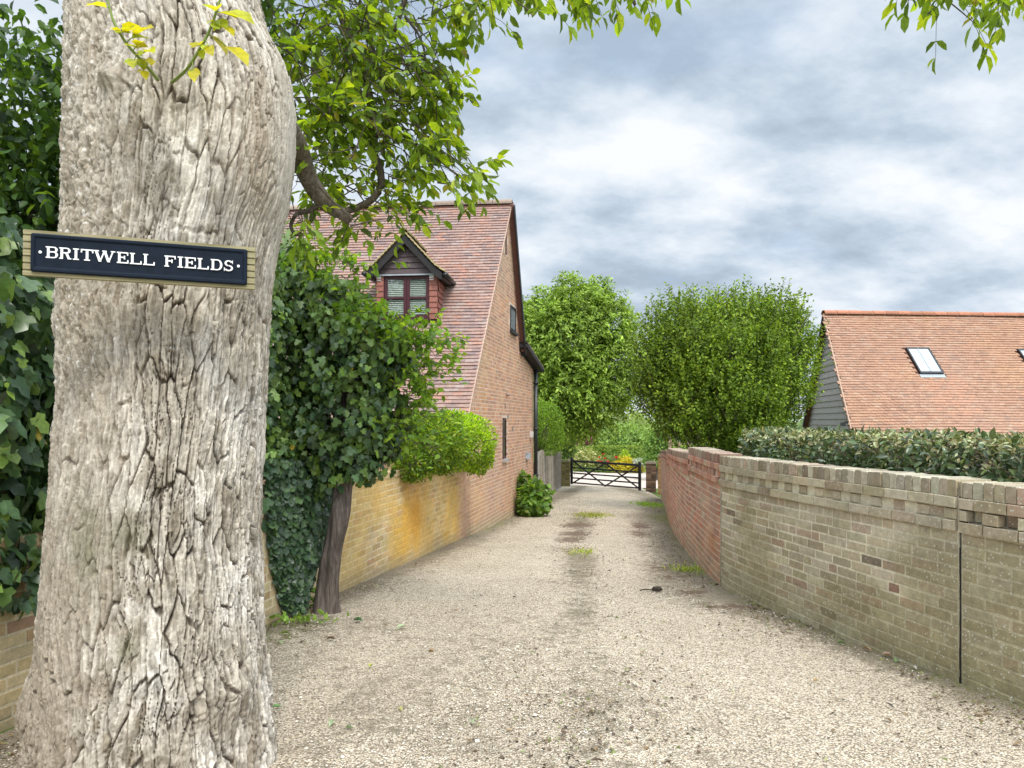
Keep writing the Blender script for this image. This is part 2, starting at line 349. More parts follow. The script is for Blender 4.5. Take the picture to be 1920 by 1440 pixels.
def make_drive():
    ys = np.concatenate([np.arange(-6, 2.4, 0.4), np.arange(2.4, 9, 0.05), np.arange(9, 20, 0.1), np.arange(20, 33.3, 0.2)])
    us = np.linspace(0, 1, 110)
    Yg, U = np.meshgrid(ys, us, indexing='ij')
    x0 = np.where(Yg < 1.6, -2.85 - (1.6 - Yg) * 1.0, Lx(Yg)); x0 = np.where(Yg > 19.2, 0.56 + 0.13 * (Yg - 19.2), x0); x0 = np.minimum(x0, np.where(Yg < 4.9, -2.9 + 0.24 * (Yg - 1.5), 99))
    x1 = np.where(Yg > 24.3, 4.9 + 0.1 * (Yg - 24.3), Rx(Yg)); x1 = np.where(Yg < 1.6, 3.55 + (1.6 - Yg) * 1.0, x1)
    Xg = x0 - 0.06 + (x1 - x0 + 0.12) * U
    Zg = ground(Xg, Yg) + 0.010 * fbm(Xg * 1.5, Yg * 1.0, 0, 3, 9) * sstep(60, 5, Yg) + 0.004 * fbm(Xg * 9, Yg * 9, 0, 2, 4)
    V = np.stack([Xg, Yg, Zg], -1).reshape(-1, 3); ny, nx = Xg.shape
    i = np.arange(ny - 1)[:, None] * nx + np.arange(nx - 1)[None, :]
    Fc = np.stack([i, i + 1, i + nx + 1, i + nx], -1).reshape(-1, 4)
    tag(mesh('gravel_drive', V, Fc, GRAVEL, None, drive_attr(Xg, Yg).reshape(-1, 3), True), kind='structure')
    # the pale yard beyond the gate
    xs = np.linspace(-9, 14, 47); ys = np.linspace(33.32, 48, 30); X, Y = np.meshgrid(xs, ys); Z = ground(X, Y)
    V = np.stack([X, Y, Z], -1).reshape(-1, 3); nx, ny = len(xs), len(ys); i = np.arange(ny - 1)[:, None] * nx + np.arange(nx - 1)[None, :]
    Fc = np.stack([i, i + 1, i + nx + 1, i + nx], -1).reshape(-1, 4)
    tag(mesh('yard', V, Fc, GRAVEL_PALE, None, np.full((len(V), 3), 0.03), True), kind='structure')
make_drive()

def make_stones():
    rng = np.random.default_rng(21); n = 22000
    y = 2.75 + 5.5 * rng.random(n) ** 1.7; x = Lx(y) + 0.1 + (Rx(y) - Lx(y) - 0.15) * rng.random(n)
    r = rng.uniform(0.003, 0.0068, n) * np.where(rng.random(n) < 0.02, 1.8, 1.0)
    z = ground(x, y) + r * 0.25
    base = np.array([(1, 0, 0), (-1, 0, 0), (0, 1, 0), (0, -1, 0), (0, 0, 1), (0.6, 0.6, 0.55), (-0.6, 0.6, 0.55), (-0.6, -0.6, 0.55), (0.6, -0.6, 0.55)], float)
    Fc = np.array([(0, 2, 5), (2, 1, 6), (1, 3, 7), (3, 0, 8), (5, 2, 6), (6, 1, 7), (7, 3, 8), (8, 0, 5), (4, 5, 6), (4, 6, 7), (4, 7, 8), (4, 8, 5)])
    th = rng.random(n) * 6.28; c, s = np.cos(th), np.sin(th); sc = np.stack([r * rng.uniform(0.8, 1.5, n), r * rng.uniform(0.7, 1.1, n), r * rng.uniform(0.5, 0.9, n)], 1)
    L = base[None] * sc[:, None] * rng.uniform(0.8, 1.2, (n, 9, 1))
    V = np.stack([L[..., 0] * c[:, None] - L[..., 1] * s[:, None], L[..., 0] * s[:, None] + L[..., 1] * c[:, None], L[..., 2]], -1) + np.stack([x, y, z], 1)[:, None]
    pal = np.array([(0.68, 0.63, 0.54), (0.55, 0.47, 0.37), (0.42, 0.34, 0.25), (0.60, 0.53, 0.43), (0.22, 0.17, 0.12)]); cc = pal[rng.choice(5, n, p=[.22, .27, .2, .21, .10])] * rng.uniform(0.85, 1.15, (n, 1))
    f = (Fc[None] + (np.arange(n) * 9)[:, None, None]).reshape(-1, 3)
    tag(mesh('gravel_stones', V.reshape(-1, 3), f, mat_attr('stone', 0.9, 0.2, 60, 0.2), None, np.repeat(cc, 9, 0)), 'loose pale gravel stones lying all over the near drive', 'gravel', kind='stuff')
make_stones()


# ------------------------------------------------------------------ brickwork
class Path:
    def __init__(s, pts, side):
        pts = np.asarray(pts, float); s.p = spline(np.c_[pts, np.zeros(len(pts))], 40 * len(pts))[:, :2] if len(pts) > 2 else pts
        d = np.linalg.norm(np.diff(s.p, axis=0), axis=1); s.s = np.concatenate(([0], np.cumsum(d))); s.L = s.s[-1]; s.side = side
        s.T = unit(np.gradient(s.p, axis=0))
    def at(s, q, z, d):
        q = np.asarray(q, float); x = np.interp(q, s.s, s.p[:, 0]); y = np.interp(q, s.s, s.p[:, 1])
        tx = np.interp(q, s.s, s.T[:, 0]); ty = np.interp(q, s.s, s.T[:, 1])
        nx, ny = (-ty, tx) if s.side > 0 else (ty, -tx)
        ov = q - np.clip(q, 0, s.L)
        return np.stack([x + nx * d + tx * ov, y + ny * d + ty * ov, np.broadcast_to(z, np.shape(q))], -1)
    def s_of_y(s, y): return float(np.interp(y, s.p[:, 1], s.s))

class Bricks:
    def __init__(s, path, colfn, rng): s.p = path; s.c = colfn; s.rng = rng; s.V = []; s.F = []; s.C = []; s.n = 0
    def brick(s, a, b, z0, z1, proud=0.002, deep=0.03, c=0.003, j=0.0012, tint=None):
        """z0 z1 numbers or functions of s"""
        r = s.rng; f0 = z0 if callable(z0) else (lambda q: np.full(np.shape(q), z0)); f1 = z1 if callable(z1) else (lambda q: np.full(np.shape(q), z1))
        S = np.array([a, b, b, a]); jj = r.normal(0, j, (4, 2))
        def ring(ins, d):
            ss = S + np.array([ins, -ins, -ins, ins]) + jj[:, 0]; zz = np.concatenate([f0(ss[:2]) + ins, f1(ss[2:]) - ins]) + jj[:, 1]
            return ss, zz, s.p.at(ss, zz, d)
        pr = proud + float(np.clip(r.normal(0, 0.0009), -0.0008, 0.002))
        rs = [ring(0, pr - deep), ring(0, pr - c), ring(c, pr)]
        V = np.vstack([q[2] for q in rs]); base = s.n
        tint = s.c.pick(r) if tint is None else tint
        s.V.append(V); s.C.append(s.c(np.concatenate([q[0] for q in rs]), np.concatenate([q[1] for q in rs]), tint))
        for k in (0, 4):
            for i in range(4): s.F.append([base + k + i, base + k + (i + 1) % 4, base + k + 4 + (i + 1) % 4, base + k + 4 + i])
        s.F.append([base + 8, base + 9, base + 10, base + 11]); s.n += 12
    def row(s, a, b, z0, z1, start, lens, proud=0.0025, joint=0.012, keep=None, **kw):
        q = a - start; k = 0
        while q < b:
            L = lens[k % len(lens)]; k += 1
            x0, x1 = max(q, a), min(q + L, b)
            if x1 - x0 > 0.03 and (keep is None or keep(x0, x1)):
                s.brick(x0 + joint / 2, x1 - joint / 2, (lambda ss, f=z0: f(ss) + joint / 2) if callable(z0) else z0 + joint / 2, (lambda ss, f=z1: f(ss) - joint / 2) if callable(z1) else z1 - joint / 2, proud(k) if callable(proud) else proud, **kw)
            q += L
    def geo(s):
        Fc = np.array(s.F)
        return np.vstack(s.V), (Fc if s.p.side < 0 else Fc[:, ::-1]), np.vstack(s.C)
class Tint:
    """colour of one brick: palette pick and stains that depend on place"""
    def __init__(s, pal, weights, stain, mortar): s.pal = np.array(pal); s.w = np.array(weights, float) / sum(weights); s.stain = stain; s.mortar = np.array(mortar)
    def pick(s, r): return s.pal[r.choice(len(s.pal), p=s.w)] * r.uniform(0.87, 1.12) * np.exp(r.normal(0, 0.02, 3))
    def __call__(s, ss, zz, tint): return s.stain(np.asarray(ss), np.asarray(zz), np.broadcast_to(tint, (len(ss), 3)).copy())
def mixc(base, c, f): f = np.clip(f, 0, 1)[:, None]; return base * (1 - f) + np.asarray(c) * f

def wall_body(name_unused, path, a, b, zb, zt, thick, tint, step=0.12, face=0.0):
    """the mortar core: a solid swept along the path"""
    n = max(2, int((b - a) / step)); ss = np.linspace(a, b, n + 1); m = 16
    V = []; C = []
    zbv = zb(ss); ztv = zt(ss)
    for k in range(m + 1):
        z = zbv + (ztv - zbv) * k / m; V.append(path.at(ss, z, face)); C.append(tint(ss, z, tint.mortar))
    for (z, d) in ((ztv, -thick), (zbv, -thick)): V.append(path.at(ss, z, d)); C.append(tint(ss, z, tint.mortar))
    R = m + 3; V = np.array(V); C = np.array(C); N = n + 1; Fc = []
    for k in range(R):
        k2 = (k + 1) % R
        for i in range(n): Fc.append([k * N + i, k * N + i + 1, k2 * N + i + 1, k2 * N + i])
    Fc = np.array(Fc); Fc = Fc if path.side < 0 else Fc[:, ::-1]
    caps = [[k * N for k in range(R)], [k * N + n for k in range(R)]]
    return V.reshape(-1, 3), [list(f) for f in Fc] + [caps[0] if path.side > 0 else caps[0][::-1], caps[1] if path.side < 0 else caps[1][::-1]], C.reshape(-1, 3)
def join(parts):
    V = []; Fc = []; C = []; n = 0
    for v, f, c in parts:
        V.append(v); C.append(c); Fc += [[int(i) + n for i in q] for q in f]; n += len(v)
    return np.vstack(V), Fc, np.vstack(C)

COURSE = 0.071
def make_right_wall():
    path = Path(RW, 1); rng = np.random.default_rng(5)
    t = thing('brick_wall', (2.3, 7.7, ground(2.3, 7.7)), 'weathered garden wall curving along the right of the drive with projecting brick courses', 'wall')
    green = Tint([lin(198, 184, 150), lin(184, 168, 134), lin(206, 192, 162), lin(188, 162, 132), lin(150, 120, 98), lin(172, 128, 104), lin(140, 122, 102)], [5, 5, 4, 2, .12, .04, .25], None, lin(238, 227, 196))
    red = Tint([lin(204, 146, 120), lin(192, 136, 114), lin(212, 160, 130), lin(178, 128, 110), lin(194, 166, 138), lin(210, 134, 104)], [5, 4, 3, 2, 2, 1.5], None, lin(226, 208, 184))
    sj2 = path.s_of_y(7.72)
    def stain(ss, zz, c):
        p = path.at(ss, 0, 0); gz = zz - ground(p[:, 0], p[:, 1]); n = fbm(ss * 1.3, zz * 2.2, 0, 4, 3); n2 = fbm(ss * 5, zz * 5, 0, 3, 8)
        nearf = sstep(sj2 + 0.4, sj2 - 0.6, ss)
        foot = sstep(0.45, 0.05, gz + 0.15 * n)
        c = mixc(c, lin(166, 157, 116), foot * (0.35 + 0.25 * nearf))
        c = mixc(c, lin(160, 148, 102), nearf * sstep(0.0, 0.5, n + 0.9 * sstep(sj2 - 1.8, sj2 - 4.0, ss) - 0.2) * 0.55)
        c = mixc(c, lin(206, 196, 172), nearf * sstep(0.15, 0.6, fbm(ss * 0.9, zz * 3.0, 0, 3, 30)) * sstep(0.5, 1.0, gz) * 0.35)
        c = mixc(c, lin(205, 130, 70), (1 - nearf) * np.exp(-(((ss - sj2 - 0.45) / 0.35) ** 2 + ((gz - 0.42) / 0.13) ** 2)) * 0.7)
        c = mixc(c, lin(200, 178, 150), (1 - nearf) * sstep(0.1, 0.6, n) * 0.3)
        return np.clip(c * (1 + 0.10 * n2)[:, None], 0.01, 0.9)
    green.stain = stain; red.stain = stain
    secs = [(2.0, 4.427, lambda y: H - 0.36 + 0 * y, green), (4.449, 7.70, lambda y: H - 0.357 + 0 * y, green), (7.735, 10.0, lambda y: H - 0.345 + 0 * y, red),
            (10.0, 15.5, lambda y: H - 0.43 - 0.13 * (y - 10) / 5.5, red), (15.5, 24.3, lambda y: H - 0.62 - 0.33 * (y - 15.5) / 8.8, red)]
    labels = ['green stained section at the near end with deep dentil gaps', 'long olive green section with lichen spots', 'red brick section just past the dark movement joint', 'lower red brick section in the middle', 'lowest red brick section at the far end']
    for (y0, y1, zt_y, tint), lab in zip(secs, labels):
        a, b = path.s_of_y(y0), path.s_of_y(y1)
        yy = lambda s: np.interp(s, path.s, path.p[:, 1])
        zt = lambda s: zt_y(yy(np.asarray(s, float))); zb = lambda s: ground(path.at(s, 0, 0)[..., 0], yy(s)) - 0.12
        deco = 0.095 + 3 * COURSE
        bk = Bricks(path, tint, rng); lo = float(np.min(zb(np.linspace(a, b, 20)))); hi = float(np.max(zt(np.linspace(a, b, 20)))) - deco
        z = hi; k = 0
        ssd = np.linspace(a, b, 400)
        while z > lo:
            ok = (zt(ssd) - deco >= z - 0.002)
            gk = (ground(path.at(ssd, 0, 0)[:, 0], yy(ssd)) < z)
            both = ok & gk
            if both.any():
                ra, rb = ssd[both][0], ssd[both][-1]
                bond = [0.225] if k % 3 else [0.225, 0.1125]
                bk.row(ra, rb, z - COURSE, z, [0, 0.1125, 0.06, 0.17][k % 4], bond)
            z -= COURSE; k += 1
        # decoration: string course, recessed dentils, string course
        T0 = lambda s, d=0.0: zt(s) - d
        d1, d2, d3 = 0.095, 0.095 + COURSE, 0.095 + 2 * COURSE
        bk.row(a, b, (lambda s: zt(s) - d2), (lambda s: zt(s) - d1), 0.05, [0.225], 0.026, 0.008)
        deep_gap = y1 < 5
        def dent(k):
            if deep_gap: return 0.024 if k % 2 else -0.03
            return (0.012 if k % 2 else -0.012) if rng.random() > 0.3 else 0.004
        core_t = lambda s: zt(s) - 0.05
        bk.row(a, b, (lambda s: zt(s) - d3), (lambda s: zt(s) - d2), 0.0, [0.1125], dent, 0.008, deep=0.05)
        bk.row(a, b, (lambda s: zt(s) - deco), (lambda s: zt(s) - d3), 0.12, [0.225], 0.028, 0.008)
        # mortar core is stepped back behind the dentils on the deep-gap section
        parts = [bk.geo()]
        if deep_gap:
            parts.append(wall_body('', path, a, b, zb, lambda s: zt(s) - deco, 0.22, tint, 0.12, 0.0))
            parts.append(wall_body('', path, a, b, lambda s: zt(s) - deco + 0.001, core_t, 0.22, tint, 0.12, -0.045))
        else: parts.append(wall_body('', path, a, b, zb, core_t, 0.22, tint))
        sec = mesh('wall_section', *join(parts)[:2], BRICK_LICHEN if tint is green else BRICK_LICHEN, t, join(parts)[2]); sec['label'] = lab
        # coping of bricks laid on edge across the wall
        cp = []; q = a; n0 = 0; r = rng; pal = Tint([lin(188, 170, 136), lin(164, 146, 114), lin(192, 164, 134), lin(208, 196, 166), lin(142, 120, 96)], [4, 4, 2, 2, 1.2], None, lin(150, 140, 110)) if tint is green else Tint([lin(170, 128, 106), lin(156, 128, 104), lin(150, 112, 94), lin(176, 158, 130)], [4, 3, 3, 2], None, lin(170, 150, 125))
        while q < b:
            w = min(0.074, b - q)
            if w > 0.02 and r.random() > (0.012 if tint is green else 0.006):
                e = [q + 0.004, q + w - 0.004]; hgt = r.normal(0, 0.0035); dp = 0.012 + r.normal(0, 0.0028)
                out = []
                for d, ins in ((dp, 0), (-0.232, 0)):
                    for s_, zz in ((e[0], -0.095), (e[1], -0.095), (e[1], -0.006), (e[1] - 0.004, hgt), (e[0] + 0.004, hgt), (e[0], -0.006)):
                        out.append(path.at(np.array(s_), float(zt(s_)) + zz, d))
                tc = pal.pick(r); lich = np.clip(r.normal(0.12, 0.15), 0, 0.6); tc = tc * (1 - lich) + lin(205, 200, 180) * lich
                V = np.array(out); Cc = np.repeat(tc[None], 12, 0); Cc[[3, 4, 9, 10]] = Cc[[3, 4, 9, 10]] * 0.7 + lin(196, 190, 172) * 0.3
                fs = [[5, 4, 3, 2, 1, 0], [6, 7, 8, 9, 10, 11]] + [[i, (i + 1) % 6, 6 + (i + 1) % 6, 6 + i] for i in range(6)]
                cp.append((V, fs if path.side > 0 else [f[::-1] for f in fs], Cc))
            q += 0.074
        body = wall_body('', path, a, b, lambda s: zt(s) - 0.09, lambda s: zt(s) - 0.011, 0.222, pal_with(pal, stain), 0.12, 0.002)
        J = join(cp + [body]); mesh('coping', J[0], J[1], BRICK_LICHEN, sec, J[2])
def make_joints():
    path = Path(RW, 1); t = bpy.data.objects['brick_wall']; m = mat_plain('black_joint_mastic', (0.03, 0.027, 0.024), 0.85, 0.2, 0, 0.4, 20)
    rng = np.random.default_rng(6)
    for yc, top in ((4.438, H - 0.45), (7.718, H - 0.45)):
        sc = path.s_of_y(yc); z = float(ground(2.5, yc)) - 0.1; g = Geo()
        while z < top:
            a, b = sc - 0.009 - abs(rng.normal(0, 0.003)), sc + 0.009 + abs(rng.normal(0, 0.003)); zt_ = min(z + rng.uniform(0.05, 0.09), top); d = -0.006 + rng.normal(0, 0.002)
            p = path.at(np.array([a, b, b, a]), np.array([z, z, zt_, zt_]), d); q = path.at(np.array([a, b, b, a]), np.array([z, z, zt_, zt_]), -0.2); g.prism(p, q[0] - p[0], (1, 1, 1)); z = zt_
        g.build('joint_filler', m, t)
def pal_with(p, st): p.stain = st; return p
make_right_wall(); make_joints()

def make_left_wall():
    pts = [(-3.1, 1.2), (-2.66, 3.5), (-2.3, 4.9), (-2.0, 6.02), (-1.6, 8.08), (-1.19, 10.2), (-0.77, 12.38)]
    path = Path(pts, -1); rng = np.random.default_rng(8)
    t = thing('brick_wall', (-1.6, 8.0, ground(-1.6, 8.0)), 'yellow stained buff brick wall on the left leading up to the house', 'wall')
    tint = Tint([lin(222, 194, 142), lin(212, 184, 132), lin(228, 204, 156), lin(202, 170, 124), lin(222, 188, 140), lin(206, 166, 130)], [5, 4, 4, 3, 2, 1], None, lin(242, 226, 188))
    def stain(ss, zz, c):
        p = path.at(ss, 0, 0); y = p[:, 1]; gz = zz - ground(p[:, 0], y); n = fbm(ss * 1.5, zz * 1.2, 0, 4, 11); drip = fbm(ss * 6, zz * 0.8, 0, 3, 15)
        c = mixc(c, lin(216, 186, 96), sstep(-0.4, 0.5, n) * sstep(6, 8, y) * 0.45)
        yel = np.exp(-((y - 9.6) / 1.0) ** 2) + 0.75 * np.exp(-((y - 11.4) / 0.85) ** 2) + 0.35 * np.exp(-((y - 8.3) / 0.9) ** 2)
        c = mixc(c, lin(240, 188, 62), yel * (0.6 + 0.5 * drip + 0.4 * n) * 0.95)
        core = np.exp(-(((y - 9.75) / 0.3) ** 2 + ((gz - 0.62) / 0.35) ** 2)); c = mixc(c, lin(236, 166, 20), core * 0.8)
        c = mixc(c, lin(140, 122, 62), sstep(0.95, 1.2, gz + 0.1 * drip) * sstep(7.5, 9, y) * 0.6)
        c = mixc(c, lin(178, 162, 124), sstep(0.2, 0.0, gz) * 0.6)
        c = mixc(c, lin(190, 140, 116), sstep(11.6, 12.3, y) * 0.7)
        return np.clip(c * (1 + 0.08 * fbm(ss * 6, zz * 6, 0, 2, 4))[:, None], 0.01, 0.9)
    tint.stain = stain
    yy = lambda s: np.interp(s, path.s, path.p[:, 1]); zt = lambda s: H - 0.60 + 0.0 * np.asarray(s, float); zb = lambda s: ground(path.at(s, 0, 0)[..., 0], yy(s)) - 0.12
    a, b = 0.0, path.L; bk = Bricks(path, tint, rng); z = H - 0.60 - 0.075; k = 0; ssd = np.linspace(a, b, 300)
    while z > -0.75:
        gk = ground(path.at(ssd, 0, 0)[:, 0], yy(ssd)) < z
        if gk.any(): bk.row(ssd[gk][0], b, z - COURSE, z, [0, 0.06, 0.17, 0.11][k % 4], [0.225, 0.1125] if k % 2 else [0.225])
        z -= COURSE; k += 1
    J = join([bk.geo(), wall_body('', path, a, b, zb, lambda s: zt(s) - 0.075, 0.22, tint)])
    mesh('brickwork', J[0], J[1], BRICK, t, J[2])
    bk2 = Bricks(path, tint, rng)
    bk2.row(a, b, H - 0.675, H - 0.60, 0.0, [0.1125], 0.012, 0.008, deep=0.24)
    J = join([bk2.geo(), wall_body('', path, a, b, lambda s: zt(s) - 0.073, lambda s: zt(s) - 0.004, 0.225, tint, 0.12, 0.003)])
    mesh('coping', J[0], J[1], BRICK, t, J[2])
make_left_wall()


# ------------------------------------------------------------------ roofs
def roof_tiles(O, A, B, La, Lb, pick, rng, gauge=0.10, w=0.166, thick=0.023, keep=None, sag=0.0):
    """O top corner (under the ridge), A unit along the ridge, B unit down the slope. Returns V, F, C"""
    A, B = unit(np.asarray(A, float)), unit(np.asarray(B, float)); N = unit(np.cross(A, B)); N = N if N[2] > 0 else -N
    rows = int(Lb / gauge); V = []; Fc = []; C = []; n = 0
    for r in range(rows):
        off = (r % 2) * w / 2; b1 = (r + 1) * gauge; wob = rng.normal(0, 0.002)
        k0 = -1 if off else 0
        for k in range(k0, int(La / w) + 1):
            a0, a1 = max(0, k * w + off), min(La, (k + 1) * w + off)
            if a1 - a0 < 0.03: continue
            am, bm = (a0 + a1) / 2, b1 - gauge / 2
            if keep is not None and not keep(am, bm): continue
            jit = rng.normal(0, 0.0022, 4); h = thick + rng.normal(0, 0.002); lift = sag * float(vn(am * 0.35, bm * 0.5, 0, 77))
            q0, q1 = b1 - gauge - 0.03, b1 + wob + jit[0]
            q2 = b1 + wob + jit[1]
            base = [(a0 + 0.001, q0, 0.001), (a1 - 0.001, q0, 0.001), (a1 - 0.001, q1, h + abs(jit[2])), (a0 + 0.001, q2, h + abs(jit[3])), (a0 + 0.001, q2, -0.004), (a1 - 0.001, q1, -0.004), (a1 - 0.001, q0, -0.01), (a0 + 0.001, q0, -0.01)]
            V += [O + A * p[0] + B * p[1] + N * (p[2] + lift) for p in base]
            Fc += [[n, n + 1, n + 2, n + 3], [n + 3, n + 2, n + 5, n + 4], [n + 1, n + 6, n + 5, n + 2], [n, n + 3, n + 4, n + 7]]
            C += [pick(am, bm)] * 8; n += 8
    Fc = np.array(Fc); V = np.array(V)
    f = Fc[0]; nn = np.cross(V[f[1]] - V[f[0]], V[f[3]] - V[f[0]])
    if np.dot(nn, N) < 0: Fc = Fc[:, ::-1]
    return V, Fc, np.array(C)
def ridge_row(g, p0, p1, r, step, pick, rng, up=(0, 0, 1)):
    """half round ridge tiles"""
    p0, p1 = np.asarray(p0, float), np.asarray(p1, float); D = p1 - p0; L = np.linalg.norm(D); D = D / L; S = unit(np.cross(D, np.array(up, float))); U = np.array(up, float)
    n = int(L / step)
    for i in range(n):
        a, b = i * step, (i + 1) * step - 0.008; rr = r * rng.uniform(0.97, 1.05); dz = rng.normal(0, 0.004)
        ang = np.linspace(-0.15, math.pi + 0.15, 9); V = []
        for q in (a, b):
            for R_ in (rr, rr - 0.018): V += [p0 + D * q + S * (R_ * math.cos(t_)) + U * (R_ * math.sin(t_) * 0.85 + dz) for t_ in ang]
        Fc = []
        m = 9
        for j in range(m - 1):
            Fc += [[j, j + 1, 2 * m + j + 1, 2 * m + j], [m + j + 1, m + j, 3 * m + j, 3 * m + j + 1], [j + 1, j, m + j, m + j + 1], [2 * m + j, 2 * m + j + 1, 3 * m + j + 1, 3 * m + j]]
        g.add(V, Fc, pick())

def ray_plane(px, py, O, N):
    d = np.array([(px - CX) / F, 1.0, -(py - CY) / F]); o = np.array([0, 0, H]); t = np.dot(O - o, N) / np.dot(d, N); return o + d * t

def make_house():
    rng = np.random.default_rng(12)
    g = unit(np.array([0.193, 1.0, 0])); rdir = unit(np.array([-1.0, 0.10, 0]))
    def G(y, z=0.0): return np.array([Lx(y), y, z])
    nrm = np.array([g[1], -g[0], 0])                                    # gable faces the drive
    YN, YR, YF, YC = 12.4, 16.05, 17.5, 19.26
    ze, zr, zf, zc = H + 0.20, H + 4.66, H + 1.58, H + 1.40
    t = thing('house', (0.1, 16, ground(0.1, 16)), 'brick house with steep tiled roof and one dormer, left of the drive', 'house')
    # gable brickwork
    path = Path([G(YN)[:2], G(YC)[:2]], -1)
    s_of = lambda y: (y - YN) / (YC - YN) * path.L
    sR, sF = s_of(YR), s_of(YF)
    tint = Tint([lin(212, 162, 128), lin(204, 156, 128), lin(216, 170, 134), lin(196, 150, 126), lin(208, 170, 138), lin(220, 158, 108), lin(186, 144, 122)], [5, 5, 4, 3, 3, 1.2, 1.2], None, lin(232, 206, 182))
    def stain(ss, zz, c):
        n = fbm(ss * 0.8, zz * 0.8, 0, 4, 41); gz = zz - ground(0, np.interp(ss, [0, path.L], [YN, YC]))
        c = mixc(c, lin(214, 176, 120), sstep(0.1, 0.7, n) * 0.35 + 0.35 * sstep(1.4, 0.2, gz) * sstep(-0.2, 0.4, fbm(ss * 2, zz * 2, 0, 3, 2)))
        c = c * np.array([1.0, 0.95, 0.89]); c = mixc(c, lin(190, 164, 142), sstep(0.1, 0.5, fbm(ss * 0.5 + 7, zz * 0.4, 0, 3, 6)) * 0.35)
        c = mixc(c, lin(176, 166, 122), sstep(0.25, 0.05, gz) * 0.6)
        return np.clip(c * (1 + 0.07 * fbm(ss * 5, zz * 5, 0, 2, 3))[:, None], 0.01, 0.9)
    tint.stain = stain
    def top(s):
        return np.interp(s, [0, sR, sF, path.L], [ze, zr, zf, zc])
    openings = [(s_of(15.34), s_of(15.68), H - 0.78, H + 0.07), (s_of(16.15), s_of(16.78), H + 2.0, H + 2.55), (s_of(15.60), s_of(15.74), H + 3.55, H + 4.08)]
    bk = Bricks(path, tint, rng); z = -1.2; k = 0; ssd = np.linspace(0, path.L, 500)
    while z < zr:
        ok = top(ssd) > z + COURSE * 0.6
        if ok.any():
            a, b = ssd[ok][0], ssd[ok][-1]
            keep = lambda x0, x1, z=z: not any(x1 > o[0] and x0 < o[1] and z + COURSE > o[2] and z < o[3] for o in openings)
            bk.row(a, b, z, z + COURSE, [0, 0.06][k % 2] + 0.0, [0.225, 0.1125], 0.002, 0.012, keep=keep)
        z += COURSE; k += 1
    V, Fc, C = bk.geo(); zb = -1.4
    poly = [G(YN, zb), G(YN, ze), G(YR, zr), G(YF, zf), G(YC, zc), G(YC, zb)]
    gg = Geo(); gg.prism(np.array(poly), rdir * 0.3, tint.mortar)
    J = join([(V, Fc, C), (np.vstack(gg.V), [f[::-1] for f in gg.F], np.vstack(gg.C))])
    mesh('gable_wall', J[0], J[1], BRICK, t, J[2])
    # the front wall under the eave and the hidden back and far end
    LH = 11.0; hw = Geo()
    hw.box(G(YN + 0.02, zb), rdir * LH, g * 0.25, (0, 0, ze - zb - 0.05), lin(186, 142, 116)); hw.box(G(YC - 0.25, zb), rdir * LH, g * 0.25, (0, 0, zc - zb - 0.05), lin(186, 142, 116))
    end = np.array(poly) + rdir * (LH - 0.3); hw.prism(end, rdir * 0.3, lin(186, 142, 116)); hw.build('wall', BRICK, t)
    # front roof slope
    up0, up1 = G(YN - 0.16, ze - 0.19), G(YR, zr + 0.06); B = unit(up0 - up1); Lb = np.linalg.norm(up0 - up1)
    out = nrm * 0.05; O = up1 + out
    pal = np.array([lin(186, 150, 133), lin(180, 146, 131), lin(192, 156, 137), lin(171, 141, 130), lin(187, 161, 147), lin(198, 148, 124), lin(160, 137, 129)]); w_ = np.array([4, 4, 3, 3, 3, 1.4, 1.6]); w_ = w_ / w_.sum()
    def pick(a, b):
        c = pal[rng.choice(7, p=w_)] * rng.uniform(0.95, 1.05); n = float(fbm(np.array(a * 0.7), np.array(b * 0.7), 0, 3, 55)); n2 = float(vn(a * 1.7, b * 3.0, 0, 56))
        c = c * (1 - 0.10 * max(0, n)) + lin(190, 170, 150) * 0.10 * max(0, n)
        if a < 3.2 and n2 > 0.1: c = c * 0.8 + lin(206, 146, 116) * 0.2
        return c * np.array([0.80, 0.80, 0.84])
    # dormer, measured on the roof plane
    N = unit(np.cross(rdir, B)); N = N if N[2] > 0 else -N
    S = ray_plane(763, 600, up1, N)
    q = S - O; sa, sb = np.dot(q, rdir), np.dot(q, B)
    r = -rdir; back = unit(np.array([0.10, 1.0, 0]))                    # right along the front, and into the roof
    front = S - back * 0.10
    def D(px, py): return ray_plane(px, py, front, back)
    def loc(px, py): p = D(px, py) - front; return np.dot(p, r), p[2]
    aw0, _ = loc(708, 560); aw1, _ = loc(822, 560)
    def keep(a, b):
        x = -(a - sa)                                                    # right of the dormer middle
        run = b - sb
        return not (-0.48 < x < 0.44 and -0.55 < run < 0.02)
    V, Fc, C = roof_tiles(O, rdir, B, LH, Lb, pick, rng, 0.088, keep=keep, sag=0.02)
    roof = mesh('roof', V, Fc, TILE, t, C)
    sl = Geo(); th = -N * 0.10
    sl.box(O - N * 0.012, rdir * LH, B * (Lb - 0.02), th, lin(120, 84, 70))
    yb0 = G(YR, zr + 0.06); yb1 = G(YF, zf + 0.10); Bb = unit(yb1 - yb0); Lbb = np.linalg.norm(yb1 - yb0)
    Nb = unit(np.cross(rdir, Bb)); Nb = Nb if Nb[2] > 0 else -Nb
    sl.box(yb0 + nrm * 0.10, rdir * LH, Bb * Lbb, -Nb * 0.10, lin(150, 104, 90)); sl.build('roof_boarding', TILE, roof)
    V, Fc, C = roof_tiles(yb0 + nrm * 0.10 + Nb * 0.003, rdir, Bb, LH, Lbb, pick, rng); mesh('rear_slope', V, Fc, TILE, roof, C)
    rg = Geo(); ridge_row(rg, O + np.array([0, 0, 0.0]) + nrm * 0.02, O + rdir * LH, 0.12, 0.42, lambda: lin(168, 146, 128) * rng.uniform(0.8, 1.15), rng); rg.build('ridge_tiles', TILE, roof)
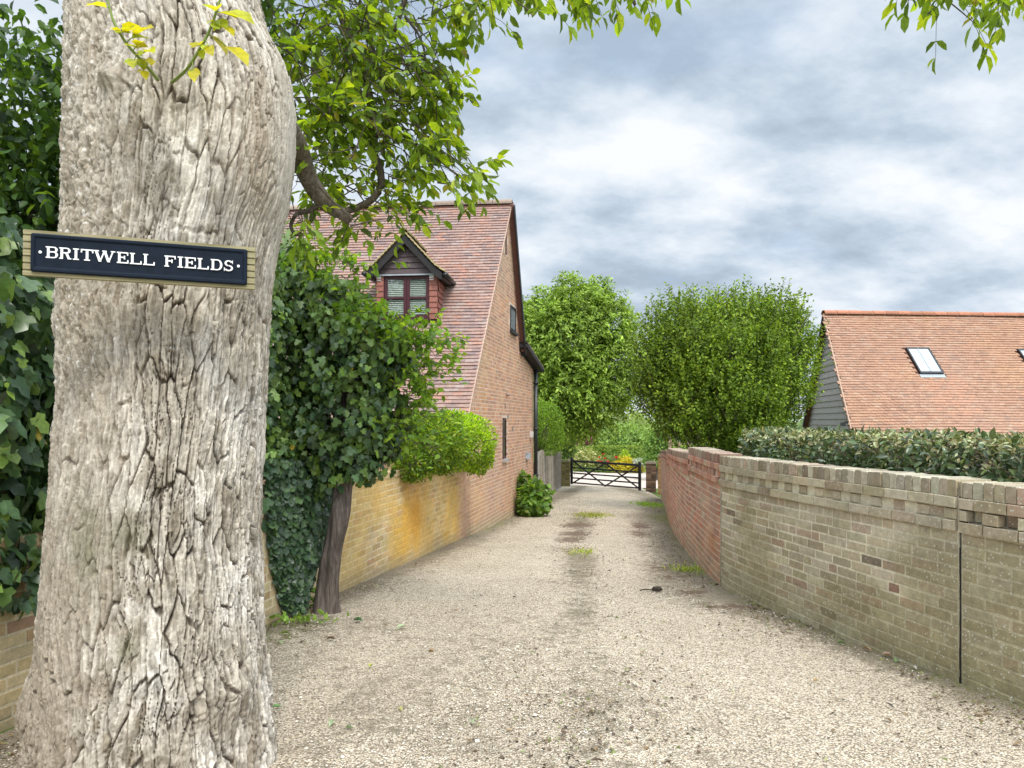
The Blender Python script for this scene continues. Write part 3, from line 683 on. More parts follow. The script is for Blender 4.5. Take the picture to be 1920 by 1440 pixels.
    # mortar verge on the near slope, black barge board on the far slope
    vg = Geo(); vg.box(O - N * 0.055 - nrm * 0.02, nrm * 0.035, B * Lb, N * 0.05, lin(206, 172, 150)); vg.build('verge', BRICK, roof)
    bb = Geo(); bb.box(yb0 + nrm * 0.104 - np.array([0, 0, 0.02]), nrm * 0.03, Bb * (Lbb + 0.02), -Nb * 0.22); bb.box(yb0 - np.array([0, 0, 0.13]) + nrm * 0.012, nrm * 0.088, Bb * Lbb, -Nb * 0.03)
    bb.build('barge_board', BLACK_WOOD, t)
    # shallow roof over the far end of the gable
    lr = Geo(); c0, c1 = G(YF - 0.25, zf + 0.20), G(YC + 0.42, zc - 0.02); Bl = unit(c1 - c0); Ll = np.linalg.norm(c1 - c0)
    V, Fc, C = roof_tiles(c0 + nrm * 0.20 + np.array([0, 0, .06]), rdir, Bl, 2.5, Ll, pick, rng); lt = mesh('low_roof', V, Fc, TILE, t, C)
    lr.box(c0 + nrm * 0.20 + np.array([0, 0, 0.045]), rdir * 2.5, Bl * Ll, (0, 0, -0.10)); lr.box(c0 + nrm * 0.01 + np.array([0, 0, -0.13]), rdir * 2.5 + nrm * 0, Bl * (Ll - 0.1), (0, 0, 0.06)); lr.build('soffit', BLACK_WOOD, lt)
    # gutters and downpipe
    gt = Geo(); e0 = G(YN - 0.22, ze - 0.26) + nrm * 0.06
    gt.tube([e0, e0 + rdir * LH], 0.055, 10); gt.box(e0 + np.array([0, 0.02, 0.02]), rdir * LH, g * 0.03, (0, 0, 0.09)); gt.build('gutter', PLASTIC, t, True)
    dp = Geo(); dpp = G(YC + 0.02, 0) + nrm * 0.06
    dp.tube([dpp + np.array([0, 0, zc - 0.05]), dpp + np.array([0, 0, ground(0.6, YC) + 0.05])], 0.05, 10)
    for zq in (zc - 0.4, zc - 1.6, zc - 2.8): dp.cbox(dpp + np.array([0, 0, zq]), nrm * 0.125, g * 0.13, (0, 0, 0.05))
    dp.build('downpipe', PLASTIC, t, True)
    g2 = Geo(); e1 = c1 + nrm * 0.22 + np.array([0, 0, -0.02]); g2.tube([e1, e1 + rdir * 2.6], 0.06, 10); g2.build('gutter', PLASTIC, t, True)
    # windows in the gable
    def wall_window(name, y0, y1, z0, z1, fm, gm, bars, sill):
        f = Geo(); p = G(y0, z0); a = G(y1, 0) - G(y0, 0); L = np.linalg.norm(a); a = a / L; h = z1 - z0; d = nrm * 0.03; o = p - nrm * 0.012; fw = 0.05
        f.box(o, a * L, (0, 0, fw), d); f.box(o + np.array([0, 0, h - fw]), a * L, (0, 0, fw), d); f.box(o + np.array([0, 0, fw]), a * fw, (0, 0, h - 2 * fw), d); f.box(o + a * (L - fw) + np.array([0, 0, fw]), a * fw, (0, 0, h - 2 * fw), d)
        for q_ in bars: f.box(o + np.array([0, 0, q_ * h]) + a * fw, a * (L - 2 * fw), (0, 0, 0.04), d * 0.9)
        fo = f.build(name, fm, t); gl = Geo(); gl.box(o + a * fw + np.array([0, 0, fw]), a * (L - 2 * fw), (0, 0, h - 2 * fw), d * 0.5); gl.build('pane', gm, fo)
        if sill: s_ = Geo(); s_.box(p - a * 0.04 - nrm * 0.01 - np.array([0, 0, 0.07]), a * (L + 0.08), (0, 0, 0.065), nrm * 0.07); s_.build('sill', CONCRETE if sill == 1 else BLACK_WOOD, fo)
        return fo
    dark = mat_glass('dark_glass', (0.02, 0.022, 0.025)); pale = mat_glass('pale_glass', (0.25, 0.28, 0.3))
    wall_window('slit_window', 15.34, 15.68, H - 0.78, H + 0.07, MAROON, dark, [0.52], 1)
    wall_window('gable_window', 16.15, 16.78, H + 2.0, H + 2.55, BLACK_WOOD, pale, [], 2)
    wall_window('vent', 15.60, 15.74, H + 3.55, H + 4.08, mat_plain('brown_louvre', (0.16, 0.09, 0.07), 0.8), dark, [0.2, 0.35, 0.5, 0.65, 0.8], 0)
    ex = Geo(); hk = G(15.75, H + 0.57) + nrm * 0.03; ex.tube([hk - nrm * 0.03, hk + nrm * 0.02, hk + nrm * 0.03 + np.array([0, 0, -0.03])], 0.035, 10); ex.build('vent_pipe', mat_plain('clay_pipe', (0.3, 0.2, 0.16), 0.7), t, True)
    al = Geo(); al.cbox(G(18.2, H - 0.86) + nrm * 0.05, g * 0.16, nrm * 0.10, (0, 0, 0.12)); al.cbox(G(18.2, H - 0.78) + nrm * 0.035, g * 0.2, nrm * 0.07, (0, 0, 0.02)); al.build('flue_cover', LEAD, t)
    mt = Geo(); mt.cbox(G(18.75, H - 0.33) + nrm * 0.04, g * 0.16, nrm * 0.07, (0, 0, 0.15)); mt.cbox(G(18.75, H - 0.33) + nrm * 0.078, g * 0.1, nrm * 0.006, (0, 0, 0.09)); mt.build('meter_box', mat_plain('pale_plastic', (0.55, 0.5, 0.46), 0.5), t)
    # air bricks
    abm = mat_plain('grey_air_brick', (0.2, 0.17, 0.15), 0.9)
    for (yq, zq) in ((15.55, H + 0.28), (15.85, H + 0.05), (16.35, H - 0.22)): ab = Geo(); ab.box(G(yq, zq), g * 0.11, (0, 0, 0.10), nrm * 0.008); ab.build('air_brick', abm, t)

    # ---- the dormer: a, z in metres from its sill point on the front plane
    dm = put('dormer', None, t); dm.location = Vector(front) - t.location
    def X(a, z, b=0.0): return front + r * a + np.array([0, 0, z]) + back * b
    wa0, wz0 = loc(720, 597); wa1, wz1 = loc(804, 516); ap = loc(763, 440); bl = loc(693, 512); br_ = loc(832, 514)
    ca0, _ = loc(706, 560); ca1, _ = loc(820, 560); cz = wz1 + 0.01
    deep = 2.6
    # front posts and hung tiles, cheeks
    ck = Geo(); rows = 7; pk = lambda: lin(176, 112, 98) * rng.uniform(0.82, 1.12)
    for k in range(rows + 1):
        z0 = wz0 - 0.02 + (cz - wz0) * k / (rows + 0.6) - 0.0; hh = (cz - wz0) / (rows + 0.6)
        for (a0, a1) in ((ca0, wa0 - 0.01), (wa1 + 0.01, ca1)):
            ck.box(X(a0, z0, 0.03), r * (a1 - a0), (0, 0, hh * 1.05), -back * (0.03 + 0.0), pk()); ck.box(X(a0 - 0.004, z0, 0.02), r * (a1 - a0 + 0.008), (0, 0, 0.018), -back * 0.035, pk())
        for j in range(14):
            b0 = j * 0.165 + (k % 2) * 0.08
            for (aa, sgn) in ((ca1, 1), (ca0, -1)):
                ck.add([X(aa + sgn * 0.002, z0 + hh, b0), X(aa + sgn * 0.002, z0 + hh, b0 + 0.16), X(aa + sgn * 0.022, z0, b0 + 0.16), X(aa + sgn * 0.022, z0, b0), X(aa, z0, b0 + 0.16), X(aa, z0, b0)], [[0, 1, 2, 3], [3, 2, 4, 5]] if sgn < 0 else [[3, 2, 1, 0], [5, 4, 2, 3]], pk())
    ck.box(X(ca0, wz0 - 1.2, 0.035), r * (wa0 - ca0 - 0.012), (0, 0, cz - wz0 + 1.2), back * deep, lin(120, 80, 70)); ck.box(X(wa1 + 0.012, wz0 - 1.2, 0.035), r * (ca1 - wa1 - 0.012), (0, 0, cz - wz0 + 1.2), back * deep, lin(120, 80, 70))
    ck.build('hung_tiles', TILE, dm)
    # weatherboarded gable
    zb_, za = cz + 0.02, ap[1] - 0.10; half = (br_[0] - bl[0]) / 2 - 0.06; mid = (br_[0] + bl[0]) / 2
    wb = Geo(); nb = 6
    for k in range(nb):
        z0, z1 = zb_ + (za - zb_) * k / nb, zb_ + (za - zb_) * (k + 1) / nb; h0 = half * (1 - k / nb) * 0.95; h1 = half * (1 - (k + 1) / nb) * 0.95
        wb.prism([X(mid - h0, z0, -0.035), X(mid + h0, z0, -0.035), X(mid + h1, z1 + 0.01, -0.012), X(mid - h1, z1 + 0.01, -0.012)], back * 0.03, lin(100, 84, 86) * rng.uniform(0.85, 1.15))
    wb.box(X(mid - half, zb_ - 0.005, 0.03), r * 2 * half, (0, 0, 0.02), back * 0.3, lin(60, 50, 50)); wb.build('weatherboard', mat_attr('dark_boards', 0.7, 0.3, 30, 0.35), dm)
    lp = Geo(); lp.box(X(mid - half + 0.02, zb_ - 0.032, -0.045), r * (2 * half - 0.04), (0, 0, 0.025), back * 0.04); lp.build('flashing', LEAD, dm)
    for a0 in (ca0 + 0.005, wa1 + 0.012): wp = Geo(); wp.box(X(a0, cz - 0.10, -0.012), r * 0.085, (0, 0, 0.10), back * 0.04); wp.build('lead_corner', WHITE, dm)
    # barge boards with a kick at the foot, roof slabs of tiles
    for sgn, (ea, ez) in ((-1, bl), (1, br_)):
        pa, pz = mid, ap[1] - 0.03
        ka, kz = pa + (ea - pa) * 0.80, pz + (ez - pz) * 0.84
        bd = Geo(); wdt = 0.135
        def off(a, z): return (a, z - wdt * 1.25)
        lo = [off(pa, pz), off(ka, kz), (ea - sgn * 0.01, ez - wdt * 0.95)]
        pl = [(pa, pz), (ka, kz), (ea, ez)]
        for i in range(2):
            quad = [X(*pl[i], -0.16), X(*pl[i + 1], -0.16), X(*lo[i + 1], -0.16), X(*lo[i], -0.16)]
            bd.prism(quad if sgn > 0 else quad[::-1], back * 0.035)
        bd.build('barge_board', BLACK_WOOD, dm)
        # tiles
        def ok(p): 
            return np.dot(p - up1, N) > -0.05
        Vs, Fs, Cs = [], [], []; n = 0
        pal2 = [lin(176, 148, 108), lin(166, 132, 104), lin(190, 160, 118), lin(160, 120, 100)]
        stops = [(pa, pz + 0.05), (ka, kz + 0.05), (ea + sgn * 0.05, ez + 0.03)]; rows_ = 11
        for k in range(rows_):
            f0, f1 = k / rows_, (k + 1) / rows_
            def along(f):
                return tuple(np.array(stops[0]) + (np.array(stops[1]) - np.array(stops[0])) * (f / 0.82)) if f < 0.82 else tuple(np.array(stops[1]) + (np.array(stops[2]) - np.array(stops[1])) * ((f - 0.82) / 0.18))
            (x0, z0), (x1, z1) = along(f0), along(f1)
            for j in range(16):
                b0 = -0.20 + j * 0.165 + (k % 2) * 0.08; b1 = b0 + 0.163
                if k % 2 and j == 0: b0 -= 0.08
                m_ = X((x0 + x1) / 2, (z0 + z1) / 2, b0)
                if not ok(m_): continue
                mossy = j == 0; cc = (lin(196, 176, 122) if mossy else pal2[rng.integers(4)]) * rng.uniform(0.85, 1.1); h = 0.016 + abs(rng.normal(0, 0.003))
                V8 = [X(x0, z0, b0), X(x0, z0, b1), X(x1, z1 + h, b1), X(x1, z1 + h, b0), X(x1, z1 - 0.012, b1), X(x1, z1 - 0.012, b0), X(x0, z0 - 0.03, b0), X(x0, z0 - 0.03, b1)]
                fs = [[0, 1, 2, 3], [3, 2, 4, 5], [0, 3, 5, 6], [7, 4, 2, 1], [6, 5, 4, 7]]
                Vs.append(np.array(V8)); Fs += [[i + n for i in (f if sgn < 0 else f[::-1])] for f in fs]; Cs.append(np.repeat(cc[None], 8, 0)); n += 8
        mesh('dormer_roof', np.vstack(Vs), Fs, TILE, dm, np.vstack(Cs))
        gu = Geo(); gp = X(ea + sgn * 0.06, ez - 0.04, -0.18); gu.tube([gp, gp + back * 1.25], 0.045, 10); gu.box(X(ea - sgn * 0.10, ez - 0.10, -0.12), r * sgn * 0.14, (0, 0, 0.03), back * 1.3); gu.build('dormer_gutter', PLASTIC, dm, True)
    rd = Geo(); ridge_row(rd, X(mid, ap[1] + 0.0, -0.20), X(mid, ap[1] + 0.0, 1.9), 0.09, 0.3, lambda: lin(150, 134, 88) * rng.uniform(0.8, 1.1), rng); rd.build('dormer_ridge', TILE, dm)
    # window: two casements with a middle bar, blinds behind
    wn = Geo(); W_ = wa1 - wa0; Hh = wz1 - wz0; fr = 0.055
    for i in range(2):
        a0 = wa0 + i * W_ / 2 + 0.003; a1 = wa0 + (i + 1) * W_ / 2 - 0.003
        wn.box(X(a0, wz0, 0.02), r * (a1 - a0), (0, 0, fr * 1.1), back * 0.05); wn.box(X(a0, wz1 - fr, 0.02), r * (a1 - a0), (0, 0, fr), back * 0.05)
        wn.box(X(a0, wz0 + fr * 1.1, 0.02), r * fr, (0, 0, Hh - fr * 2.1), back * 0.05); wn.box(X(a1 - fr, wz0 + fr * 1.1, 0.02), r * fr, (0, 0, Hh - fr * 2.1), back * 0.05)
        wn.box(X(a0 + fr, wz0 + Hh * 0.46, 0.025), r * (a1 - a0 - 2 * fr), (0, 0, 0.04), back * 0.04)
    wn.box(X(wa0 - 0.02, wz0 - 0.05, -0.03), r * (W_ + 0.04), (0, 0, 0.045), back * 0.12)
    wo = wn.build('window', MAROON, dm)
    m, tt, out_ = newmat('window_glass'); bs = tt.new('ShaderNodeBsdfGlossy'); bs.inputs['Roughness'].default_value = 0.03; bs.inputs['Color'].default_value = (0.9, 0.95, 0.95, 1); tb = tt.new('ShaderNodeBsdfTransparent'); mx = tt.new('ShaderNodeMixShader'); mx.inputs[0].default_value = 0.07
    tt.l.new(tb.outputs[0], mx.inputs[1]); tt.l.new(bs.outputs[0], mx.inputs[2]); tt.l.new(mx.outputs[0], out_.inputs[0])
    for i in range(2):
        a0 = wa0 + i * W_ / 2 + fr; a1 = wa0 + (i + 1) * W_ / 2 - fr; pn = Geo(); pn.box(X(a0, wz0 + fr, 0.04), r * (a1 - a0), (0, 0, Hh - 2 * fr), back * 0.006); pn.build('pane', m, wo)
    bl_ = Geo(); ns = 20
    for k in range(ns):
        z0 = wz0 + 0.05 + (Hh - 0.1) * k / ns; bl_.box(X(wa0 + 0.02, z0, 0.06), r * (W_ - 0.04), np.array([0, 0, 0.022]) + back * 0.008, back * 0.002, (0.36, 0.42, 0.36))
    bl_.build('blind', mat_attr('blind_slats', 0.6), wo)
    bk_ = Geo(); bk_.box(X(wa0, wz0 - 0.02, 0.085), r * W_, (0, 0, Hh + 0.04), back * 0.02, (0.03, 0.035, 0.03)); bk_.build('room_dark', mat_attr('dark_room', 0.9), wo)
make_house()

def make_barn():
    rng = np.random.default_rng(31)
    t = thing('barn', (10, 23, ground(10, 23)), 'barn with orange tiled roof, grey weatherboarded gable and skylights behind the right hedge', 'barn')
    R0 = P(1545, 588, 23.0); E0 = P(1600, 815, 19.8); rd = unit(np.array([1.0, 0.085, 0.0]))
    B = unit(E0 - R0); Lb = np.linalg.norm(E0 - R0) + 0.35; LH = 14.0
    N = unit(np.cross(rd, B)); N = N if N[2] > 0 else -N
    pal = np.array([lin(197, 155, 128), lin(193, 151, 125), lin(201, 160, 132), lin(187, 146, 122), lin(198, 164, 140), lin(182, 148, 128)]); w_ = np.array([5, 5, 3, 3, 2, 1.2]); w_ = w_ / w_.sum()
    lights = []
    for (cx, cy) in ((1697, 652), (1905, 655)):
        p0 = ray_plane(cx, cy, R0, N); p1 = ray_plane(cx + 42, cy, R0, N); p2 = ray_plane(cx + 18, cy + 48, R0, N)
        a0 = np.dot(p0 - R0, rd); a1 = np.dot(p1 - R0, rd); bA = np.linalg.norm(p0 - R0 - rd * a0); b0 = np.dot(p0 - R0, B); b1 = np.dot(p2 - R0, B)
        lights.append((a0, a0 + 0.72, b0, b1))
    # position along rd is skewed against B; use the plane's own pair of axes
    Bp = unit(B - rd * np.dot(B, rd)); lights = []
    for (cx, cy, w) in ((1697, 654, 0.72), (1906, 657, 0.72)):
        p0 = ray_plane(cx, cy, R0, N) - R0; p2 = ray_plane(cx + 18, cy + 48, R0, N) - R0; lights.append((np.dot(p0, rd), np.dot(p0, rd) + w, np.dot(p0, Bp), np.dot(p2, Bp)))
    skew = np.dot(B, rd) / np.dot(B, Bp)                                # the verge leans: rows start further left lower down
    def pick(a, b):
        n = float(fbm(np.array(a * 0.6), np.array(b * 0.8), 0, 3, 65)); c = pal[rng.choice(6, p=w_)] * rng.uniform(0.94, 1.06)
        c = c * (1 - 0.15 * abs(n)) + (lin(224, 176, 120) if n > 0 else lin(196, 170, 156)) * 0.15 * abs(n)
        for (l0, l1, m0, m1) in lights:
            if l0 - 0.1 < a < l1 + 0.5 and m1 < b < m1 + 1.6 and rng.random() < 0.6: c = c * 0.6 + lin(222, 166, 134) * 0.4
        return c * np.array([0.82, 0.76, 0.72])
    a_min = skew * Lb - 0.1
    def keep(a, b):
        a = a + a_min
        if a < skew * b - 0.02: return False
        return not any(l0 - 0.03 < a < l1 + 0.03 and m0 - 0.02 < b < m1 + 0.12 for (l0, l1, m0, m1) in lights)
    V, Fc, C = roof_tiles(R0 + rd * a_min, rd, Bp, LH - a_min, Lb, lambda a, b: pick(a + a_min, b), rng, keep=keep, sag=0.03)
    roof = mesh('roof', V, Fc, TILE, t, C)
    sl = Geo(); q = R0 - N * 0.02
    sl.prism([q, q + rd * LH, q + rd * LH + B * Lb, q + B * Lb], -N * 0.1, lin(130, 88, 72))
    g = unit(np.array([0.173, 1.0, 0])); Bk = unit(np.array([g[0] * 1.0, g[1] * 1.0, -1.22])); Lk = 4.8
    sl.prism([q, q + Bk * Lk, q + rd * LH + Bk * Lk, q + rd * LH], np.array([0, 0, -0.1]), lin(150, 100, 84)); sl.build('roof_boarding', TILE, roof)
    rg = Geo(); ridge_row(rg, R0 + np.array([0, 0, 0.0]) - rd * 0.03, R0 + rd * LH, 0.13, 0.40, lambda: lin(188, 124, 92) * rng.uniform(0.85, 1.12), rng); rg.build('ridge_tiles', TILE, roof)
    vg = Geo(); vg.box(R0 - rd * 0.035 - N * 0.06, rd * 0.033, B * Lb, N * 0.065, lin(196, 164, 140)); vg.build('verge', BRICK, roof)
    b2 = Geo(); b2.box(R0 - rd * 0.06 - np.array([0, 0, 0.03]), rd * 0.03, Bk * Lk, (0, 0, -0.20)); b2.box(R0 - rd * 0.03 - np.array([0, 0, 0.1]), rd * 0.03, B * Lb, (0, 0, -0.12)); b2.build('barge_board', BLACK_WOOD, t)
    # weatherboarded gable, boards lapped, set in under the verge
    wb = Geo(); z = ground(9.5, 20); top = R0[2] - 0.12; gp = R0 + rd * 0.16
    hb = 0.185; k = 0
    while z < top:
        z1 = min(z + hb, top)
        def edges(zq):
            d = (R0[2] - 0.10 - zq); fr = d / -B[2]; bk = d / -Bk[2]
            return gp + B * min(fr, Lb) * np.array([1, 1, 0]), gp + Bk * min(bk, Lk) * np.array([1, 1, 0])
        f0, k0 = edges(z); f1, k1 = edges(z1 + 0.02)
        zz = lambda p, h: np.array([p[0], p[1], h])
        c = lin(172, 167, 162) * rng.uniform(0.88, 1.1)
        quad = [zz(f0, z), zz(k0, z), zz(k1, z1 + 0.02) + rd * 0.025, zz(f1, z1 + 0.02) + rd * 0.025]
        wb.prism(np.array(quad) - rd * 0.03, rd * 0.02, c); z += hb; k += 1
    wb.build('weatherboard', mat_attr('grey_boards', 0.85, 0.2, 20, 0.3), t)
    bd = Geo(); bd.prism([gp + rd * 0.05 + np.array([0, 0, -0.2]), np.array([*(gp + rd * 0.05 + B * Lb * 0.97)[:2], E0[2] - 0.3]), np.array([*(gp + rd * 0.05 + B * Lb * 0.97)[:2], -1.2]), np.array([*(gp + rd * 0.05 + Bk * Lk * 0.97)[:2], -1.2]), np.array([*(gp + rd * 0.05 + Bk * Lk * 0.97)[:2], R0[2] + Bk[2] * Lk - 0.2])], rd * (LH - 0.4)); bd.build('wall', BLACK_WOOD, t)
    # skylights
    glass, tt, out = newmat('skylight_glass'); principled(tt, out, (0.42, 0.48, 0.52), 0.06, 0.9)
    for (l0, l1, m0, m1) in lights:
        def Q(a, b, h): return R0 + rd * a + Bp * b + N * h
        f = Geo(); w = l1 - l0; L = m1 - m0; fw = 0.045
        f.box(Q(l0, m0, 0.0), rd * w, Bp * fw, N * 0.07); f.box(Q(l0, m1 - fw * 1.4, 0), rd * w, Bp * fw * 1.4, N * 0.075); f.box(Q(l0, m0 + fw, 0), rd * fw, Bp * (L - 2.4 * fw), N * 0.07); f.box(Q(l1 - fw, m0 + fw, 0), rd * fw, Bp * (L - 2.4 * fw), N * 0.07)
        sk = f.build('skylight', PLASTIC, roof)
        gl = Geo(); gl.box(Q(l0 + fw, m0 + fw, 0.03), rd * (w - 2 * fw), Bp * (L - 2.4 * fw), N * 0.02); gl.build('pane', glass, sk)
        br = Geo(); br.box(Q(l0 + w / 2 - 0.02, m0 + fw, 0.051), rd * 0.04, Bp * (L - 2.4 * fw), N * 0.014); br.build('glazing_bar', LEAD, sk)
        fl = Geo(); fl.box(Q(l0 - 0.02, m1 + 0.002, 0.012), rd * (w + 0.05), Bp * 0.13, N * 0.006); fl.build('flashing', LEAD, sk)
    lm = Geo(); pl = P(1588, 792, 20.1); lm.cbox(pl - rd * 0.02, rd * 0.1, g * 0.09, (0, 0, 0.07)); lm.cbox(pl - rd * 0.12 - np.array([0, 0, 0.05]), rd * 0.12, g * 0.13, np.array([0, 0, 0.10])); lm.build('security_lamp', PLASTIC, t)
make_barn()


# ------------------------------------------------------------------ leaves
T_OVAL = (np.array([(0, 0, 0), (.28, .40, .10), (.28, 0, 0), (.28, -.40, .10), (.68, .38, .08), (.68, 0, -.02), (.68, -.38, .08), (1, 0, -.10)]), np.array([(0, 2, 1, 1), (0, 3, 2, 2), (1, 2, 5, 4), (2, 3, 6, 5), (4, 5, 7, 7), (5, 6, 7, 7)]))
T_IVY = (np.array([(0, 0, 0), (-.12, .32, .02), (.18, .62, .03), (.36, .34, .05), (.66, .42, 0), (1, 0, -.08), (.66, -.42, 0), (.36, -.34, .05), (.18, -.62, .03), (-.12, -.32, .02), (.38, 0, -.03)]),
         np.array([(10, 1, 0), (10, 2, 1), (10, 3, 2), (10, 4, 3), (10, 5, 4), (10, 6, 5), (10, 7, 6), (10, 8, 7), (10, 9, 8), (10, 0, 9)]))
T_DIA = (np.array([(0, 0, 0), (.45, .5, .10), (1, 0, -.05), (.45, -.5, .10)]), np.array([(0, 2, 1), (0, 3, 2)]))
def leaf_mesh(name, tmpl, C, A, N, L, W, colr, mat, parent):
    T, Fc = tmpl; n = len(C); A = unit(A); N = unit(N - A * np.sum(N * A, 1, keepdims=True)); B = np.cross(N, A)
    L = np.broadcast_to(L, (n,))[:, None, None]; W = np.broadcast_to(W, (n,))[:, None, None]
    V = C[:, None] + L * T[None, :, 0:1] * A[:, None] + W * T[None, :, 1:2] * B[:, None] + L * T[None, :, 2:3] * N[:, None]
    k = len(T)
    if Fc.shape[1] == 4:
        f = (Fc[None] + (np.arange(n) * k)[:, None, None]).reshape(-1, 4); f = [list(dict.fromkeys(q)) for q in f.tolist()]
    else: f = (Fc[None] + (np.arange(n) * k)[:, None, None]).reshape(-1, 3)
    return mesh(name, V.reshape(-1, 3), f, mat, parent, np.repeat(colr, k, 0), True)
def shades(rng, n, pal, w=None, jit=0.18, gain=1.5):
    pal = np.array(pal) * gain * np.array([1.05, 1.0, 0.9]); w = None if w is None else np.array(w, float) / sum(w)
    return pal[rng.choice(len(pal), n, p=w)] * np.exp(rng.normal(0, jit, (n, 1)))
def rand_dir(rng, n): return unit(rng.normal(size=(n, 3)))
def blob(rng, blobs, n, spread=0.16, lump=0.22, lf=2.2):
    """points in the outer shell of a few noisy ellipsoids; returns points and outward directions"""
    blobs = [(np.asarray(c, float), np.asarray(r, float)) for c, r in blobs]
    w = np.array([(r[0] * r[1] + r[1] * r[2] + r[0] * r[2]) for c, r in blobs]); w = w / w.sum()
    idx = rng.choice(len(blobs), n, p=w); d = rand_dir(rng, n); Cc = np.array([b[0] for b in blobs])[idx]; Rr = np.array([b[1] for b in blobs])[idx]
    k = 1 + lump * fbm(d[:, 0] * lf + idx * 3.7, d[:, 1] * lf, d[:, 2] * lf, 3, 19)
    q = np.clip(1 - np.abs(rng.normal(0, spread, n)), 0.15, 1.0) * k
    return Cc + d * Rr * q[:, None], unit(d / Rr)
UP = np.array([0, 0, 1.0])
def drop_inside(p, blobs, f=0.6):
    k = np.ones(len(p), bool)
    for c, r in blobs: k &= (np.sum(((p - np.asarray(c)) / np.asarray(r)) ** 2, 1) > f * f)
    return k

# leaf colours (linear)
WALNUT = [(0.13, 0.215, 0.022), (0.10, 0.17, 0.02), (0.20, 0.30, 0.025), (0.27, 0.35, 0.03), (0.065, 0.11, 0.022)]
IVYC = [(0.028, 0.06, 0.024), (0.042, 0.085, 0.03), (0.06, 0.112, 0.03), (0.10, 0.165, 0.03), (0.02, 0.042, 0.02)]

def ivy_leaves(rng, P0, Nn, size, pal, w):
    n = len(P0); N = unit(Nn * 0.9 + rand_dir(rng, n) * 0.55 + UP * 0.35); A = np.array([0, 0, -1.0]) + rand_dir(rng, n) * 0.65 + Nn * 0.25
    L = size * rng.uniform(0.6, 1.25, n); return P0, A, N, L, L * rng.uniform(0.75, 0.95, n), shades(rng, n, pal, w)


